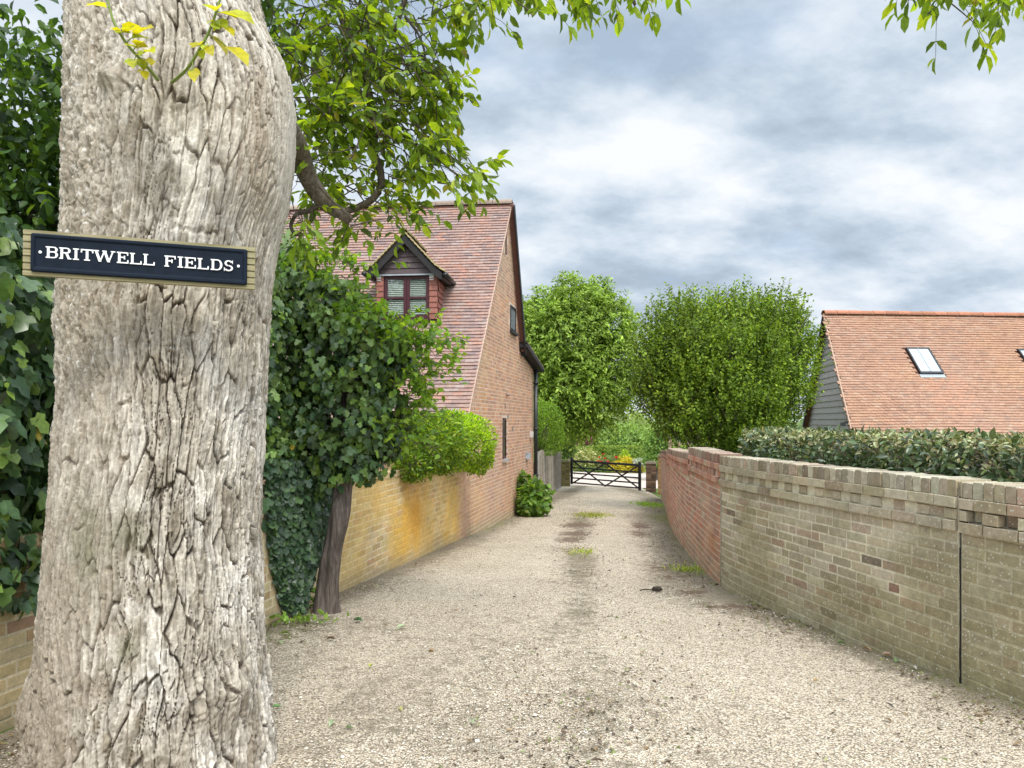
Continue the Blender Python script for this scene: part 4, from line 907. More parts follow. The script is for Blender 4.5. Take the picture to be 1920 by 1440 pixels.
# ------------------------------------------------------------------ the big tree
TC = np.array([-1.585, 3.32])
def make_big_tree():
    rng = np.random.default_rng(3)
    t = thing('tree', (TC[0], TC[1], ground(*TC)), 'huge old tree with pale fissured bark carrying the name sign at the left', 'tree')
    py = np.array([1560, 1500, 1440, 1400, 1350, 1250, 1100, 1000, 900, 850, 800, 720, 650, 600, 540, 440, 380, 300, 250, 200, 140, 90, 50, 0, -80, -250, -450, -700])
    le = np.array([-5, 18, 30, 38, 46, 57, 70, 75, 84, 87, 92, 102, 98, 93, 97, 105, 107, 109, 111, 113, 116, 118, 118, 118, 120, 130, 150, 180])
    ri = np.array([560, 538, 522, 514, 508, 500, 491, 488, 491, 494, 498, 503, 506, 507, 513, 528, 546, 557, 558, 556, 547, 524, 500, 487, 480, 470, 455, 430])
    z = H - (py - CY) / F * TC[1]; order = np.argsort(z); z, le, ri = z[order], le[order], ri[order]
    nz, nf, nb = 860, 520, 90
    # most columns on the side that faces the drive
    face = math.atan2(-TC[1], -TC[0])
    th = np.concatenate([np.linspace(-1.95, 1.95, nf, endpoint=False), np.linspace(1.95, 2 * math.pi - 1.95, nb, endpoint=False)]) + face
    zz = np.linspace(-0.42, H + 1.95, nz); zz = np.concatenate([zz, np.linspace(H + 1.97, H + 3.3, 60)]); nz = len(zz)
    l_, r_ = np.interp(zz, z, le), np.interp(zz, z, ri); ker = np.hanning(25); ker /= ker.sum()
    def sm(a): return np.convolve(np.pad(a, 12, mode='edge'), ker, 'valid')
    l_, r_ = sm(l_), sm(r_)
    aL, aR = np.arctan((l_ - CX) / F), np.arctan((r_ - CX) / F); am, hf = (aL + aR) / 2, (aR - aL) / 2
    cx = TC[1] * np.tan(am); rad = TC[1] / np.cos(am) * np.sin(hf) - 0.006
    TH, ZZ = np.meshgrid(th, zz); Rr = np.repeat(rad[:, None], len(th), 1)
    u = np.cos(TH) * 0.5; v = np.sin(TH) * 0.5                            # seamless coordinates round the trunk
    # broad shape: buttresses at the foot and swellings
    foot = sstep(0.55, -0.35, ZZ)
    Rr = Rr * (1 + 0.025 * fbm(u * 2.2, v * 2.2, ZZ * 0.9, 3, 2) + 0.03 * foot * np.sin(7 * TH + 1.3))
    lum = fbm(u * 7, v * 7, ZZ * 3.2, 4, 7); Rr = Rr + (0.004 + 0.010 * foot) * lum
    # bark: long vertical plates split by fissures and shorter cross cracks
    def worley(x, y, seed, per):
        """distances to the nearest and second nearest cell centre, and the id of the nearest; periodic in x"""
        ix, iy = np.floor(x).astype(np.int64), np.floor(y).astype(np.int64); f1 = np.full(x.shape, 9.0); f2 = np.full(x.shape, 9.0); cid = np.zeros(x.shape); off = np.zeros(x.shape)
        for dx in (-1, 0, 1):
            for dy in (-1, 0, 1):
                cx_, cy_ = ix + dx, iy + dy; k = np.mod(cx_, per)
                jx, jy = _hash(k, cy_, 0 * k, seed), _hash(k, cy_, 0 * k + 1, seed); idn = _hash(k, cy_, 0 * k + 2, seed)
                ddx, ddy = cx_ + 0.5 + 0.84 * (jx - 0.5) - x, cy_ + 0.5 + 0.95 * (jy - 0.5) - y; d = np.sqrt(ddx ** 2 + ddy ** 2)
                nearer = d < f1; f2 = np.where(nearer, f1, np.minimum(f2, d)); off = np.where(nearer, ddx, off); cid = np.where(nearer, idn, cid); f1 = np.where(nearer, d, f1)
        return f1, f2, cid, off
    fz = TH - face; fz = (fz + math.pi) % (2 * math.pi) - math.pi          # 0 faces the camera, + to its right
    wx = fbm(u * 4, v * 4, ZZ * 1.6, 3, 21); wj = fbm(u * 26, v * 26, ZZ * 16, 3, 22); wz = fbm(u * 9, v * 9, ZZ * 4, 2, 23)
    ang = TH + 0.07 * wx + 0.06 * np.sin(ZZ * 1.5 + 0.4) + 0.010 * wj
    zz_w = ZZ + 0.02 * wz + 0.014 * wj
    p1, p2 = 58, 118
    f1, f2, id1, of1 = worley(ang / (2 * math.pi) * p1, zz_w / 0.30, 301, p1); e1 = f2 - f1
    g1, g2, id2, of2 = worley(ang / (2 * math.pi) * p2 + 0.5 * wx, zz_w / 0.19, 307, p2); e2 = g2 - g1
    rough_side = sstep(0.0, 0.7, -fz - 0.05 + 0.35 * vn(u * 3, v * 3, ZZ * 1.2, 5)) * sstep(H - 0.7, H + 0.4, ZZ + 0.3 * wx)
    zoneA = np.clip(0.6 + 0.6 * sstep(-0.4, 0.3, vn(u * 3.1, v * 3.1, ZZ * 1.3, 61)), 0.2, 1) * (1 - 0.7 * rough_side)
    open1 = 0.25 + 0.75 * sstep(-0.7, 0.1, fbm(u * 8, v * 8, ZZ * 4, 2, 63)); open2 = sstep(-0.3, 0.3, fbm(u * 11, v * 11, ZZ * 5, 2, 64))
    c1 = sstep(0.085, 0.02, e1) * open1; c2 = sstep(0.075, 0.015, e2) * open2
    plates = np.maximum(c1, 0.7 * c2)
    soft1 = sstep(0.02, 0.09, e1); soft2 = sstep(0.02, 0.09, e2)
    h = zoneA * (0.013 * (id1 - 0.5) * soft1 + 0.005 * soft1 + 0.008 * (id2 - 0.5) * soft2 + 0.002 * soft2 + 0.020 * of1 * (id1 - 0.5) + 0.008 * of2 * (id2 - 0.5))
    h = h - zoneA * (0.021 * c1 + 0.012 * c2)
    # bumpy scaly bark on the upper left
    s1 = fbm(u * 30, v * 30, ZZ * 22, 4, 81, 0.6); h = h + rough_side * (0.008 * s1 - 0.010 * sstep(0.10, 0.0, np.abs(fbm(u * 20, v * 20, ZZ * 10, 3, 83))))
    fine = fbm(u * 95, v * 95, ZZ * 40, 3, 91, 0.65); gr = fbm(np.cos(ang) * 70, np.sin(ang) * 70, ZZ * 9, 3, 95, 0.6)
    h = h + 0.0024 * fine + 0.0042 * gr
    h = h - 0.022 * foot * np.abs(fbm(u * 11, v * 11, ZZ * 9, 4, 97, 0.6)) + 0.006 * foot * fbm(u * 40, v * 40, ZZ * 30, 3, 98)
    # smooth callus on the upper right bulge, swollen knots
    cal = np.exp(-(((fz - 1.15) / 0.32) ** 2 + ((ZZ - (H + 1.25)) / 0.42) ** 2)); h = h * (1 - 0.85 * cal)
    def at(px, py_): 
        X = (px - CX) / F * TC[1]; zq = H - (py_ - CY) / F * (TC[1] - 0.42)
        c = np.interp(zq, zz, cx); rr = np.interp(zq, zz, rad); tq = math.asin(np.clip((X - c) / rr, -0.99, 0.99)); return tq - 0.0 + (-math.pi / 2 - face), zq
    def bump(px, py_, w, amp, ring=False):
        fq, zq = at(px, py_); fq = (fq + math.pi) % (2 * math.pi) - math.pi
        d = np.hypot((fz - fq) * 0.5, ZZ - zq) / w
        return amp * (np.exp(-d ** 2) - (1.5 * np.exp(-(d / 0.4) ** 2) if ring else 0)), d
    swirl = 0
    for (px, p_, w, amp, rg) in ((308, 150, 0.035, 0.05, False), (392, 668, 0.06, 0.02, True), (425, 1335, 0.06, 0.035, True), (200, 960, 0.10, 0.012, False), (300, 1230, 0.12, 0.012, False), (160, 1180, 0.12, 0.012, False), (470, 1330, 0.10, 0.04, False), (100, 1380, 0.14, 0.05, False), (340, 965, 0.05, 0.02, False), (390, 300, 0.12, 0.025, False)):
        b, d = bump(px, p_, w, amp, rg); h = h + b + (0.004 * np.sin(d * 14) * np.exp(-(d / 1.6) ** 2) if rg else 0)
    for (px, p_) in ((300, 1068), (278, 1075), (395, 680)):
        b, d = bump(px, p_, 0.011, -0.03); h = h + b
    Rr = Rr + h
    cxs = cx[:, None]; X = cxs + Rr * np.cos(TH); Y = TC[1] + Rr * 0.96 * np.sin(TH)
    V = np.stack([X, Y, np.broadcast_to(ZZ, X.shape) + 0.004 * fine], -1).reshape(-1, 3)
    m = len(th); i = np.arange(nz - 1)[:, None] * m + np.arange(m)[None, :]; j = np.arange(nz - 1)[:, None] * m + (np.arange(m)[None, :] + 1) % m
    Fc = np.stack([i, j, j + m, i + m], -1).reshape(-1, 4)
    # colour: pale weathered grey bark, browner young bark where plates have flaked, algae patches
    k1 = fbm(u * 5, v * 5, ZZ * 3, 4, 101); k2 = fbm(u * 26, v * 26, ZZ * 14, 3, 103)
    base = lin(216, 207, 192)[None, None] * np.ones(X.shape + (1,))
    def mx(c, q, f): return c * (1 - np.clip(f, 0, 1)[..., None]) + q * np.clip(f, 0, 1)[..., None]
    base = mx(base, lin(180, 169, 150), sstep(-0.3, 0.6, k1) * 0.75); base = mx(base, lin(222, 216, 203), sstep(0.1, 0.7, -k1) * 0.6)
    base = mx(base, lin(150, 138, 118), sstep(0.1, 0.6, k2) * 0.55 + 0.28 * sstep(0.3, 0.9, id1) * zoneA + 0.22 * sstep(0.5, 0.95, id2) * zoneA)
    base = mx(base, lin(92, 78, 62), np.clip(plates * zoneA * 1.3, 0, 1) * 0.8); base = base * (1 + 0.36 * np.clip(gr, -1, 1) + 0.20 * np.clip(fine, -1, 1))[..., None]
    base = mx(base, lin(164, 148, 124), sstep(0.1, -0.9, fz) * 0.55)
    base = mx(base, lin(214, 206, 190), cal * 0.75); base = mx(base, lin(176, 156, 132), np.exp(-(((fz - 0.55) / 0.35) ** 2 + ((ZZ - (H + 1.2)) / 0.35) ** 2)) * 0.6)
    for (px, p_, w, f) in ((330, 1000, 0.075, 0.6), (255, 1040, 0.085, 0.6), (270, 980, 0.06, 0.4), (335, 1215, 0.05, 0.55), (240, 940, 0.05, 0.3), (55, 1385, 0.1, 0.25)):
        fq, zq = at(px, p_); fq = (fq + math.pi) % (2 * math.pi) - math.pi
        d = np.hypot((fz - fq) * 0.5, (ZZ - zq) * 0.7) / w + 0.35 * k2; base = mx(base, lin(118, 116, 82), np.exp(-np.maximum(d, 0) ** 2) * f)
    sp = vn(u * 60, v * 60, ZZ * 60, 111); base = mx(base, lin(238, 232, 222), sstep(0.55, 0.8, sp) * rough_side * 0.7)
    base = mx(base, lin(150, 134, 114), foot * sstep(-0.2, 0.4, k1 + k2 * 0.5) * 0.6)
    bark = mat_attr('pale_bark', 0.92, 0.12, 30.0, 0.26, 0.7, 0.005)
    mesh('trunk', V, Fc, bark, t, base.reshape(-1, 3), True)
    # limbs: one drooping out to the right behind the trunk, others above the picture
    def W(lst): return np.array([P(*q) for q in lst])
    limbs = [(W([(500, 180, 3.9), (556, 275, 4.35), (578, 335, 4.55), (612, 382, 4.7), (640, 400, 4.75), (656, 412, 4.8)]), (0.075, 0.032)),
             (W([(642, 398, 4.75), (668, 390, 4.8), (695, 376, 4.85), (714, 350, 4.9), (713, 318, 4.9), (700, 285, 4.95), (702, 240, 5.0), (690, 170, 5.1), (660, 90, 5.2), (630, 0, 5.2), (560, -120, 4.8), (480, -260, 4.0)]), (0.020, 0.034)),
             (W([(604, 378, 4.7), (582, 395, 4.65), (556, 402, 4.6), (546, 425, 4.6), (558, 440, 4.6), (572, 418, 4.62)]), (0.017, 0.008)),
             (W([(760, 30, 4.9), (790, 75, 4.9), (800, 130, 4.9), (812, 170, 4.85)]), (0.010, 0.004)),
             (W([(680, 10, 5.0), (705, 110, 5.0), (722, 190, 4.95), (760, 260, 4.9), (820, 300, 4.85), (860, 330, 4.85)]), (0.014, 0.005)),
             (W([(400, -560, 3.5), (700, -420, 4.0), (1000, -240, 4.2), (1150, -80, 4.3), (1190, 10, 4.3)]), (0.09, 0.008)),
             (W([(460, -600, 3.4), (900, -560, 3.8), (1400, -420, 4.1), (1750, -150, 4.2), (1830, 0, 4.2)]), (0.10, 0.008)),
             (W([(820, -420, 4.1), (800, -200, 4.6), (770, -40, 4.9), (740, 60, 5.0)]), (0.03, 0.012)),
             (W([(300, -560, 3.5), (200, -420, 4.4), (120, -250, 5.2), (20, -120, 5.8), (-80, 60, 6.2)]), (0.11, 0.03)),
             (W([(350, -600, 3.3), (420, -900, 3.2), (470, -1250, 3.1)]), (0.3, 0.16))]
    for pts, (r0, r1) in limbs:
        sp_ = spline(pts, 26); g = Geo(); g.tube(sp_, np.linspace(r0, r1, 26), 9, None, True, 0.004); g.build('limb', TWIG if r0 < 0.05 else mat_limb, t, True)
    # twigs and compound leaves: (px, py, depth, radius px, number of twigs)
    tw = Geo(); C, A, N, L = [], [], [], []
    def spray(p, d, n, ls):
        """one compound leaf: leaflets in pairs along a drooping stalk"""
        side = unit(np.cross(d, UP) + 1e-4); ln = ls * 2.2
        pts = [p + d * ln * f + np.array([0, 0, -0.35 * ln * f * f]) for f in np.linspace(0, 1, 4)]; tw.tube(np.array(pts), 0.0016, 3, None, False)
        for k in range(n):
            f = 0.3 + 0.7 * (k // 2 + 1) / ((n + 1) // 2); q = p + d * ln * f + np.array([0, 0, -0.35 * ln * f * f]); sg = 1 if k % 2 else -1
            last = k == n - 1
            ax = (d * (1.0 if last else 0.45) + side * (0 if last else sg * 0.8) + np.array([0, 0, -0.55]) + rng.normal(0, 0.25, 3)); C.append(q); A.append(ax); L.append(ls * rng.uniform(0.65, 1.15) * (1.15 if last else 1))
            N.append(UP * 0.8 + rng.normal(0, 0.5, 3))
    zones = [(610, 60, 5.0, 95, 70), (690, 130, 5.0, 90, 70), (590, 190, 4.8, 75, 48), (740, 200, 4.9, 75, 52), (800, 110, 4.9, 45, 24), (815, 165, 4.8, 40, 18), (660, 260, 4.9, 70, 32), (790, 290, 4.85, 60, 22), (850, 320, 4.8, 42, 16), (720, 330, 4.9, 50, 14), (620, 340, 4.8, 40, 8), (590, 300, 4.7, 30, 8), (745, 375, 4.8, 40, 12), (560, 330, 5.0, 25, 6), (540, 90, 5.2, 50, 26), (720, 20, 5.1, 110, 44), (640, -40, 5.1, 120, 30), (580, 420, 4.7, 40, 9),
             (690, 405, 4.8, 45, 9), (860, -18, 4.6, 40, 8), (930, -36, 4.4, 42, 9), (830, -30, 4.7, 55, 12), (1080, -66, 4.3, 46, 18), (1150, -58, 4.3, 36, 16), (1190, -52, 4.3, 20, 7), (1030, -70, 4.3, 40, 10), (930, -60, 4.4, 40, 6), (1690, -60, 4.1, 26, 8), (1740, -66, 4.2, 30, 10), (1790, -66, 4.2, 30, 11), (1860, -56, 4.2, 36, 14), (1905, -56, 4.2, 30, 10), (760, -90, 4.9, 200, 30), (1000, -110, 4.4, 200, 22), (1750, -120, 4.3, 220, 24), (500, -180, 4.8, 160, 26)]
    for (px, p_, Y, rp, n) in zones:
        for k in range(int(n * 0.80 + 0.5)):
            a = rng.uniform(0, 6.28); q = rp * math.sqrt(rng.random()); dp = rng.normal(0, 0.22)
            p = P(px + q * math.cos(a), p_ + q * math.sin(a) * 0.85, Y + dp)
            d = unit(np.array([rng.normal(0.25, 0.7), rng.normal(0, 0.7), rng.normal(-0.15, 0.35)]))
            if px > 735: d[0] = abs(d[0])
            b = p - d * 0.18 + rng.normal(0, 0.05, 3) + UP * 0.05
            tw.tube(np.array([b, (b + p) / 2 + rng.normal(0, 0.015, 3), p]), np.array([0.005, 0.004, 0.0025]), 4, None, False)
            for m_ in range(rng.integers(1, 3)): spray(p, unit(d + rng.normal(0, 0.5, 3)), int(rng.integers(4, 8)), rng.uniform(0.07, 0.105))
    tw.build('twigs', TWIG, t)
    n = len(C); L = np.array(L)
    colr = shades(rng, n, WALNUT, [4, 3, 3, 2, 3]); yl = rng.random(n) < 0.02; colr[yl] = (0.32, 0.30, 0.03)
    lv = leaf_mesh('leaves', T_OVAL, np.array(C), np.array(A), np.array(N), L, L * 0.52, colr, LEAF, t)
    # the two green shoots springing from the knot on the trunk
    for k, pts in enumerate(([(296, 150, 2.80), (270, 118, 2.70), (240, 85, 2.66), (213, 40, 2.64), (197, -20, 2.64)], [(322, 155, 2.80), (350, 130, 2.70), (372, 96, 2.66), (396, 50, 2.64), (418, -20, 2.64)])):
        g = Geo(); sp_ = spline(W(pts), 20); g.tube(sp_, np.linspace(0.0065, 0.004, 20), 7); so = g.build('shoot', SHOOT, t, True)
        tips = ([(285, 42, 0.075, 1), (262, 40, 0.06, -1), (268, 70, 0.055, 1), (288, 92, 0.06, 1), (285, 116, 0.055, 1), (248, 122, 0.05, -1), (270, 126, 0.05, 1), (262, 98, 0.04, -1), (274, 146, 0.04, 0), (168, 2, 0.06, -1), (250, 45, 0.05, -1)] if k == 0 else
                [(470, 32, 0.10, 1), (420, 42, 0.06, 1), (440, 62, 0.05, 1), (468, 116, 0.085, 1), (430, 98, 0.06, 1), (398, 100, 0.05, 1), (362, 80, 0.06, -1), (364, 150, 0.045, 0), (380, 108, 0.04, 0), (405, 5, 0.06, -1), (410, 48, 0.05, -1)])
        Cc, Aa, Nn, Ll = [], [], [], []
        for (px, p_, ln, s_) in tips:
            tip = P(px, p_, 2.58 + rng.normal(0, 0.02)); j = int(np.argmin(np.linalg.norm(sp_ - tip - np.array([0, 0, 0.02]), axis=1))); d = tip - sp_[j]; q = np.linalg.norm(d)
            ln = ln * 1.5; bs = sp_[j] + d * max(0.15, 1 - ln / max(q, 1e-3)); tip = tip + d * 0.1
            g2 = bs; Cc.append(bs); Aa.append(d + np.array([0, 0, -0.01])); Nn.append(np.array([0.1, -0.8, 0.7]) + rng.normal(0, 0.25, 3)); Ll.append(ln)
            ss = Geo()
            for sg in (-1, 1):
                if rng.random() < 0.6: Cc.append(bs - d * 0.1); Aa.append(unit(d) * 0.7 + np.array([sg * 0.8, -0.2, -0.25]) + rng.normal(0, 0.2, 3)); Nn.append(np.array([0.1, -0.7, 0.8]) + rng.normal(0, 0.3, 3)); Ll.append(ln * rng.uniform(0.45, 0.7))
            pet.append((so, sp_[j], bs))
        n = len(Cc); leaf_mesh('shoot_leaves', T_OVAL, np.array(Cc), np.array(Aa), np.array(Nn), np.array(Ll), np.array(Ll) * 0.62, shades(rng, n, [(0.42, 0.46, 0.03), (0.5, 0.48, 0.03), (0.32, 0.42, 0.04)], None, 0.1, 1.0), LEAF, so)
        pg = Geo()
        for (o_, a_, b_) in pet:
            if o_ is so: pg = Geo(); pg.tube(np.array([a_, (a_ + b_) / 2 + np.array([0, 0, 0.004]), b_]), 0.0018, 4); pg.build('leaf_stalk', SHOOT, so)
pet = []
mat_limb = mat_bark('limb_bark', (0.07, 0.06, 0.045), (0.15, 0.125, 0.10), (0.26, 0.23, 0.19), 40, 25)
make_big_tree()

# ------------------------------------------------------------------ the name sign
def make_sign():
    Lf, Rt = np.array([-1.722, 2.60]), np.array([-0.985, 2.83]); U = np.array([*(Rt - Lf), -0.010]); Wd = np.linalg.norm(U); U = U / Wd
    Zv = np.array([0, 0, 1.0]); Zv = unit(Zv - U * np.dot(Zv, U)); Nn = np.cross(U, Zv); Nn = Nn if Nn[1] < 0 else -Nn           # towards the reader
    O = np.array([Lf[0], Lf[1], H + 0.516]); Hh = 0.160
    t = thing('name_sign', O + U * Wd / 2, 'dark blue house name plaque on a grooved timber board fixed to the tree', 'sign')
    def Q(u, v, d=0.0): return O + U * u + Zv * v + Nn * d
    # grooved board
    g = Geo(); prof = [(0, -0.025), (0, 0.0)]; ng = 6
    for k in range(ng):
        v = Hh * (k + 0.75) / (ng + 0.5); prof += [(v - 0.003, 0.0), (v - 0.002, -0.006), (v + 0.002, -0.006), (v + 0.003, 0.0)]
    prof += [(Hh, 0.0), (Hh, -0.025)]
    m = len(prof); V = [Q(0, v, d) for v, d in prof] + [Q(Wd, v, d) for v, d in prof]
    g.add(V, [[i, i + m, (i + 1) % m + m, (i + 1) % m] for i in range(m)] + [list(range(m)), list(range(m, 2 * m))[::-1]])
    mt, tt, out = newmat('green_timber'); mp = tt.new('ShaderNodeMapping', i_Vector=objpos(tt)); mp.inputs['Scale'].default_value = (6, 6, 90); n = tt.noise(mp.outputs[0], 1.0, 5.0, 0.6)
    principled(tt, out, tt.ramp(n, [(0.3, tuple(lin(138, 128, 88))), (0.7, tuple(lin(186, 175, 132)))]), 0.85, 0.15, 0, n, 0.3, 0.002)
    g.build('board', mt, t)
    # plaque with a rounded raised rim
    navy = mat_plain('navy_plaque', (0.006, 0.011, 0.02), 0.5, 0.12, 0, 0.3, 30, 0.08)
    u0, u1, v0, v1 = 0.026, Wd - 0.028, 0.012, Hh - 0.012
    def rr(ins, d, rad=0.008):
        pts = []
        for (cu, cv, a0) in ((u1 - ins - rad, v1 - ins - rad, 0), (u0 + ins + rad, v1 - ins - rad, 90), (u0 + ins + rad, v0 + ins + rad, 180), (u1 - ins - rad, v0 + ins + rad, 270)):
            for k in range(4): a = math.radians(a0 + 30 * k); pts.append(Q(cu + rad * math.cos(a), cv + rad * math.sin(a), d))
        return pts
    rings = [rr(0, 0.001), rr(0, 0.008), rr(0.004, 0.012), rr(0.011, 0.012, 0.006), rr(0.016, 0.0075, 0.004), rr(0.019, 0.007, 0.003)]
    V = [p for r_ in rings for p in r_]; m = 16; Fc = [[k * m + i, k * m + (i + 1) % m, (k + 1) * m + (i + 1) % m, (k + 1) * m + i] for k in range(len(rings) - 1) for i in range(m)] + [[(len(rings) - 1) * m + i for i in range(m)]]
    g = Geo(); g.add(V, Fc); pq = g.build('plaque', navy, t)
    # letters drawn stroke by stroke with slab serifs
    S_ = [Geo(), Geo()]; s = S_[0]; lvl = [0.0076]
    def stroke(poly):
        nonlocal s
        lvl[0] += 0.00006; b = lvl[0]; s.prism([Q(u, v, 0.0065) for u, v in poly], Nn * (b - 0.0065 + 0.0012))
    def rect(x0, y0, x1, y1): stroke([(x0, y0), (x1, y0), (x1, y1), (x0, y1)])
    def arc(cx, cy, rx, ry, a0, a1, tx, ty, n=12):
        an = np.radians(np.linspace(a0, a1, n + 1))
        for i in range(n):
            lvl[0] -= 0.00005
            stroke([(cx + rx * math.cos(an[i]), cy + ry * math.sin(an[i])), (cx + rx * math.cos(an[i + 1]), cy + ry * math.sin(an[i + 1])), (cx + (rx - tx) * math.cos(an[i + 1]), cy + (ry - ty) * math.sin(an[i + 1])), (cx + (rx - tx) * math.cos(an[i]), cy + (ry - ty) * math.sin(an[i]))])
    k_ = Wd / 1665.0
    ch = 0.0405; st = 0.0080; th = 0.0042; sf = 0.0038
    def letter(c, z0, z1, v):
        x0, x1 = (z0 - 105) * k_, (z1 - 105) * k_; w = x1 - x0; t_ = v + ch
        def stem(x, serif=(0.005, 0.005), tw_=st):
            rect(x, v, x + tw_, t_); rect(x - serif[0], v, x + tw_ + serif[1], v + sf); rect(x - serif[0], t_ - sf, x + tw_ + serif[1], t_)
        if c == 'I': stem(x0 + w / 2 - st / 2, (0.0055, 0.0055))
        elif c == 'L':
            stem(x0 + 0.004, (0.004, 0.0045)); rect(x0 + 0.004, v, x1, v + sf * 1.1); stroke([(x1 - 0.006, v), (x1, v), (x1, v + 0.0125), (x1 - 0.0035, v + 0.0125)])
        elif c in 'EF':
            stem(x0 + 0.004, (0.004, 0.004)); rect(x0 + 0.004, t_ - sf * 1.1, x1 - 0.001, t_); stroke([(x1 - 0.0045, t_ - 0.012), (x1 - 0.001, t_ - 0.012), (x1 - 0.001, t_), (x1 - 0.006, t_)])
            rect(x0 + 0.008, v + ch * 0.48, x0 + w * 0.66, v + ch * 0.48 + th); rect(x0 + w * 0.60, v + ch * 0.36, x0 + w * 0.60 + 0.0042, v + ch * 0.68)
            if c == 'E': rect(x0 + 0.004, v, x1, v + sf * 1.1); stroke([(x1 - 0.006, v), (x1, v), (x1, v + 0.0125), (x1 - 0.0035, v + 0.0125)])
        elif c == 'T':
            rect(x0 + w / 2 - st / 2, v, x0 + w / 2 + st / 2, t_); rect(x0 + w / 2 - st / 2 - 0.0055, v, x0 + w / 2 + st / 2 + 0.0055, v + sf); rect(x0, t_ - sf * 1.1, x1, t_)
            stroke([(x0, t_ - 0.0125), (x0 + 0.0035, t_ - 0.0125), (x0 + 0.006, t_), (x0, t_)]); stroke([(x1 - 0.0035, t_ - 0.0125), (x1, t_ - 0.0125), (x1, t_), (x1 - 0.006, t_)])
        elif c == 'W':
            for (a, b, tk) in ((0.10, 0.30, st), (0.30, 0.50, th), (0.50, 0.70, st), (0.70, 0.90, th)):
                d = b > a and (a in (0.10, 0.50)); ya, yb = (t_, v) if a in (0.10, 0.50) else (v, t_); xa, xb = x0 + w * a, x0 + w * b; h2 = tk * 0.55
                stroke([(xa - h2, ya), (xa + h2, ya), (xb + h2, yb), (xb - h2, yb)] if ya > yb else [(xa - h2, ya), (xa + h2, ya), (xb + h2, yb), (xb - h2, yb)][::-1][::-1])
            rect(x0, t_ - sf, x0 + w * 0.24, t_); rect(x0 + w * 0.40, t_ - sf, x0 + w * 0.60, t_); rect(x1 - w * 0.20, t_ - sf, x1, t_)
        elif c in 'BRD':
            stem(x0 + 0.004, (0.004, 0.0))
            xs = x0 + 0.004 + st
            if c == 'D':
                rect(xs, v, x1 - w * 0.42, v + sf); rect(xs, t_ - sf, x1 - w * 0.42, t_); arc(x1 - w * 0.42, v + ch / 2, w * 0.42, ch / 2, -90, 90, st * 0.95, sf, 14)
            else:
                r1 = ch * 0.255; cy1 = t_ - r1; rect(xs, t_ - sf, x1 - w * 0.36, t_); rect(xs, t_ - 2 * r1, x1 - w * 0.36, t_ - 2 * r1 + th); arc(x1 - w * 0.36, cy1, w * 0.33, r1, -90, 90, st * 0.9, sf, 10)
                if c == 'B': r2 = (ch - 2 * r1 + th) / 2; rect(xs, v, x1 - w * 0.36, v + sf); arc(x1 - w * 0.36, v + r2, w * 0.36, r2, -90, 90, st * 0.95, sf, 10)
                else: stroke([(x0 + w * 0.50, t_ - 2 * r1 + 0.002), (x0 + w * 0.50 + st, t_ - 2 * r1 + 0.002), (x1 - 0.001, v), (x1 - 0.001 - st * 1.05, v)]); rect(x1 - 0.010, v, x1 + 0.002, v + sf)
        elif c == 'S':
            rx = w * 0.44; r1 = ch * 0.272; cxm = x0 + w / 2
            arc(cxm, t_ - r1, rx * 0.92, r1, 25, 265, st * 0.85, sf * 1.05, 16); arc(cxm, v + r1 * 1.02, rx, r1 * 1.02, -155, 85, st * 0.85, sf * 1.05, 16)
            rect(x1 - w * 0.16, t_ - 0.0125, x1 - w * 0.09, t_); rect(x0 + w * 0.04, v, x0 + w * 0.11, v + 0.0125)
    pos = [('B', 262, 345), ('R', 353, 432), ('I', 443, 490), ('T', 500, 586), ('W', 588, 738), ('E', 750, 832), ('L', 842, 926), ('L', 936, 1020), ('F', 1090, 1174), ('I', 1184, 1230), ('E', 1238, 1322), ('L', 1334, 1418), ('D', 1432, 1520), ('S', 1530, 1606)]
    for c, a, b in pos:
      s = S_[0] if a < 1060 else S_[1]
      letter(c, a, b, Hh / 2 - ch / 2 + 0.004 - 0.004 * (a - 262) / 1340)
    wm = mat_plain('white_paint', (0.8, 0.8, 0.78), 0.5, 0.4, 0, 0.06)
    for q_ in S_: q_.build('lettering', wm, pq)
    for z_ in (225, 1642):
        g = Geo(); c = Q((z_ - 105) * k_, Hh / 2 + 0.002, 0); g.tube(np.array([c + Nn * 0.006, c + Nn * 0.0095, c + Nn * 0.0105]), np.array([0.0055, 0.005, 0.0035]), 14); g.cbox(c + Nn * 0.0106, U * 0.005, Zv * 0.0012, Nn * 0.0006, (0.1, 0.1, 0.1)); g.build('screw', mat_attr('screw_metal', 0.4, 0.5), pq, False)
make_sign()


